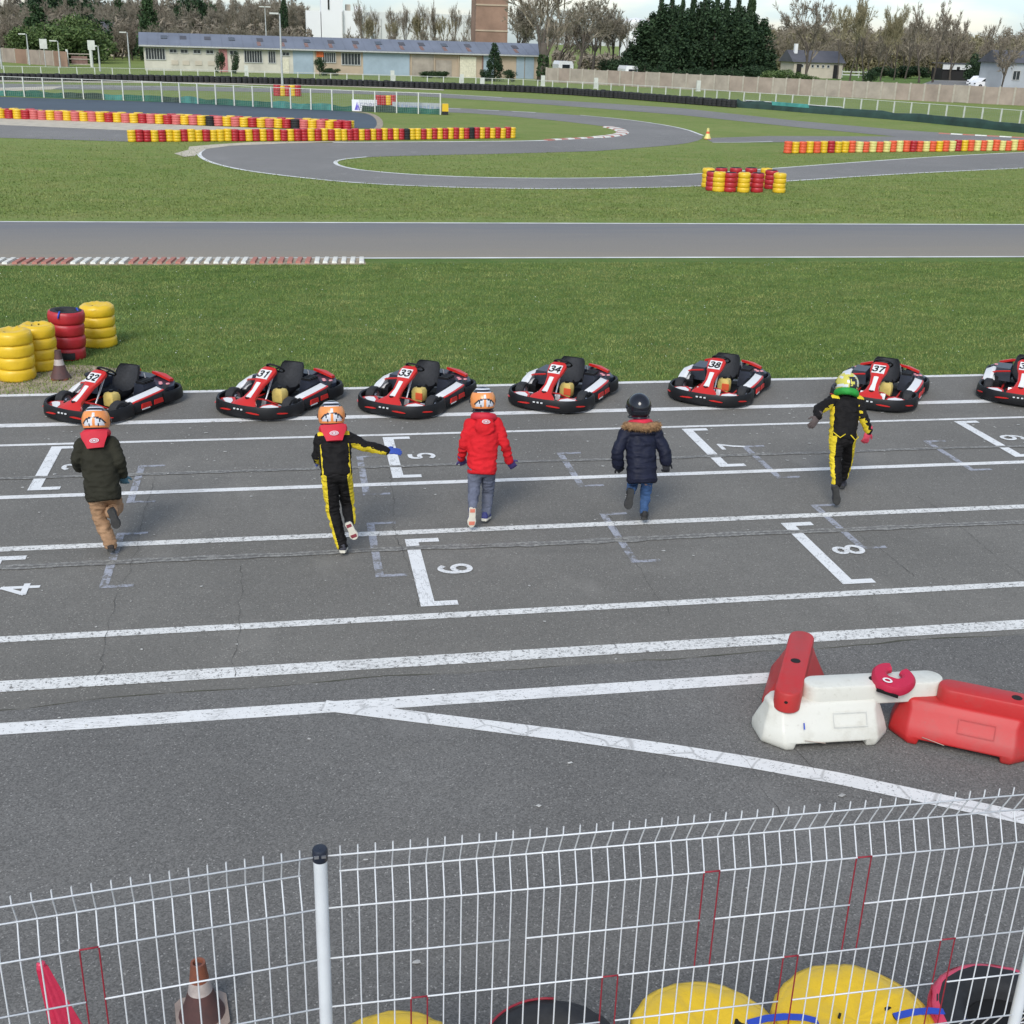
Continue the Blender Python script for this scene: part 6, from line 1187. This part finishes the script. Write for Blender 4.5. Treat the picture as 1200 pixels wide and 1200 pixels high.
# brown woodland, tree by tree
i = 0
for (x0, x1, Y, yt, st, kd, wx) in ((-30, 170, 215, 18, 13, 'brown', .75), (-30, 352, 240, 10, 13, 'purple', .7), (-40, 356, 270, 4, 13, 'brown', .7), (150, 352, 205, 30, 14, 'purple', .7), (-40, 356, 300, 3, 14, 'purple', .7), (425, 560, 236, 4, 17, 'tall', .5), (430, 560, 228, 20, 30, 'yellow', .5), (405, 560, 210, 36, 16, 'brown', .6), (590, 760, 240, 18, 12, 'purple', .6), (895, 1290, 250, 38, 13, 'brown', .75), (890, 1290, 280, 33, 13, 'yellow', .75), (890, 1290, 310, 33, 13, 'purple', .7), (900, 1290, 345, 30, 13, 'brown', .8)):
    x = x0
    while x < x1:
        y_ = yt + rnd.uniform(-5, 7) + (8 if x < 20 else 0) + (max(0, x - 1060) * .10 if x0 > 850 else 0); Y_ = Y + rnd.uniform(-8, 8)
        side = 'left' if x < 365 else 'middle' if x < 800 else 'right'; where = {'left': 'in the brown wood behind the warehouse roof', 'middle': 'among the trees before the white factory', 'right': 'in the brown wood on the right skyline'}[side]
        bare_tree(x, Y_, hh(x, y_, Y_), kd, 'bare %s tree %s' % ({'brown': 'brown', 'purple': 'dull brown', 'yellow': 'yellow-brown', 'tall': 'slender grey'}[kd], where), 'bare %s trees %s' % (kd, where), wx); x += st * rnd.uniform(.75, 1.3); i += 1
# under-wood that fills the gaps: one mass nobody could count
def underwood(name, x0, x1, Y, ht, n, mat, seed):
    g = np.random.default_rng(seed); A, B = gx(x0, 60, Y), gx(x1, 60, Y); L = [((A.x + (B.x - A.x) * k / 60 + g.uniform(-1, 1)), Y + g.uniform(-3, 3), ht * .45 * g.uniform(.8, 1.2), (B.x - A.x) / 70, 2.5, ht * .45 * g.uniform(.8, 1.25)) for k in range(61)]
    me = leafy(n, .55, L, seed, mat, name, .22); return tag(link(name, me), kind='stuff')
underwood('undergrowth', -60, 360, 300, 12.5, 40000, 'twig_p', 1); underwood('undergrowth', -60, 360, 225, 6.5, 18000, 'twig', 2); underwood('undergrowth', 870, 1350, 350, 12.0, 52000, 'twig', 3); underwood('undergrowth', 880, 1340, 268, 8.5, 29000, 'twig_g', 4); underwood('undergrowth', 400, 760, 215, 3.4, 8000, 'twig', 5)
sheet('lawn', [[tuple(gx(880, 80, 150)[:2]), tuple(gx(1100, 80, 135)[:2]), tuple(gx(1120, 80, 240)[:2]), tuple(gx(880, 80, 240)[:2])]], .0, MT['grass'])

# ---------------------------------------------------------------- labels: look-alikes that can be counted from the left get their own
def ordn(k): return ['first', 'second', 'third', 'fourth', 'fifth', 'sixth', 'seventh', 'eighth', 'ninth', 'tenth', 'eleventh', 'twelfth'][k] if k < 12 else '%d%s' % (k + 1, 'th' if 10 < (k + 1) % 100 < 14 else {1: 'st', 2: 'nd', 3: 'rd'}.get((k + 1) % 10, 'th'))
same = {}
for o in SC.objects:
    if o.parent is None and 'label' in o: same.setdefault(o['label'], []).append(o)
for lab, os_ in same.items():
    if len(os_) < 2 or (len(os_) > 12 and 'tyre stack' not in lab) or 'conifer stand' in lab: continue
    os_.sort(key=lambda o: (o.location.x * AX[2] * 0 + math.atan2(o.location.x, o.location.y)))
    for k, o in enumerate(os_):
        e = ', leftmost one' if k == 0 else ', rightmost one' if k == len(os_) - 1 else ', %s from left' % ordn(k)
        o['label'] = lab + e
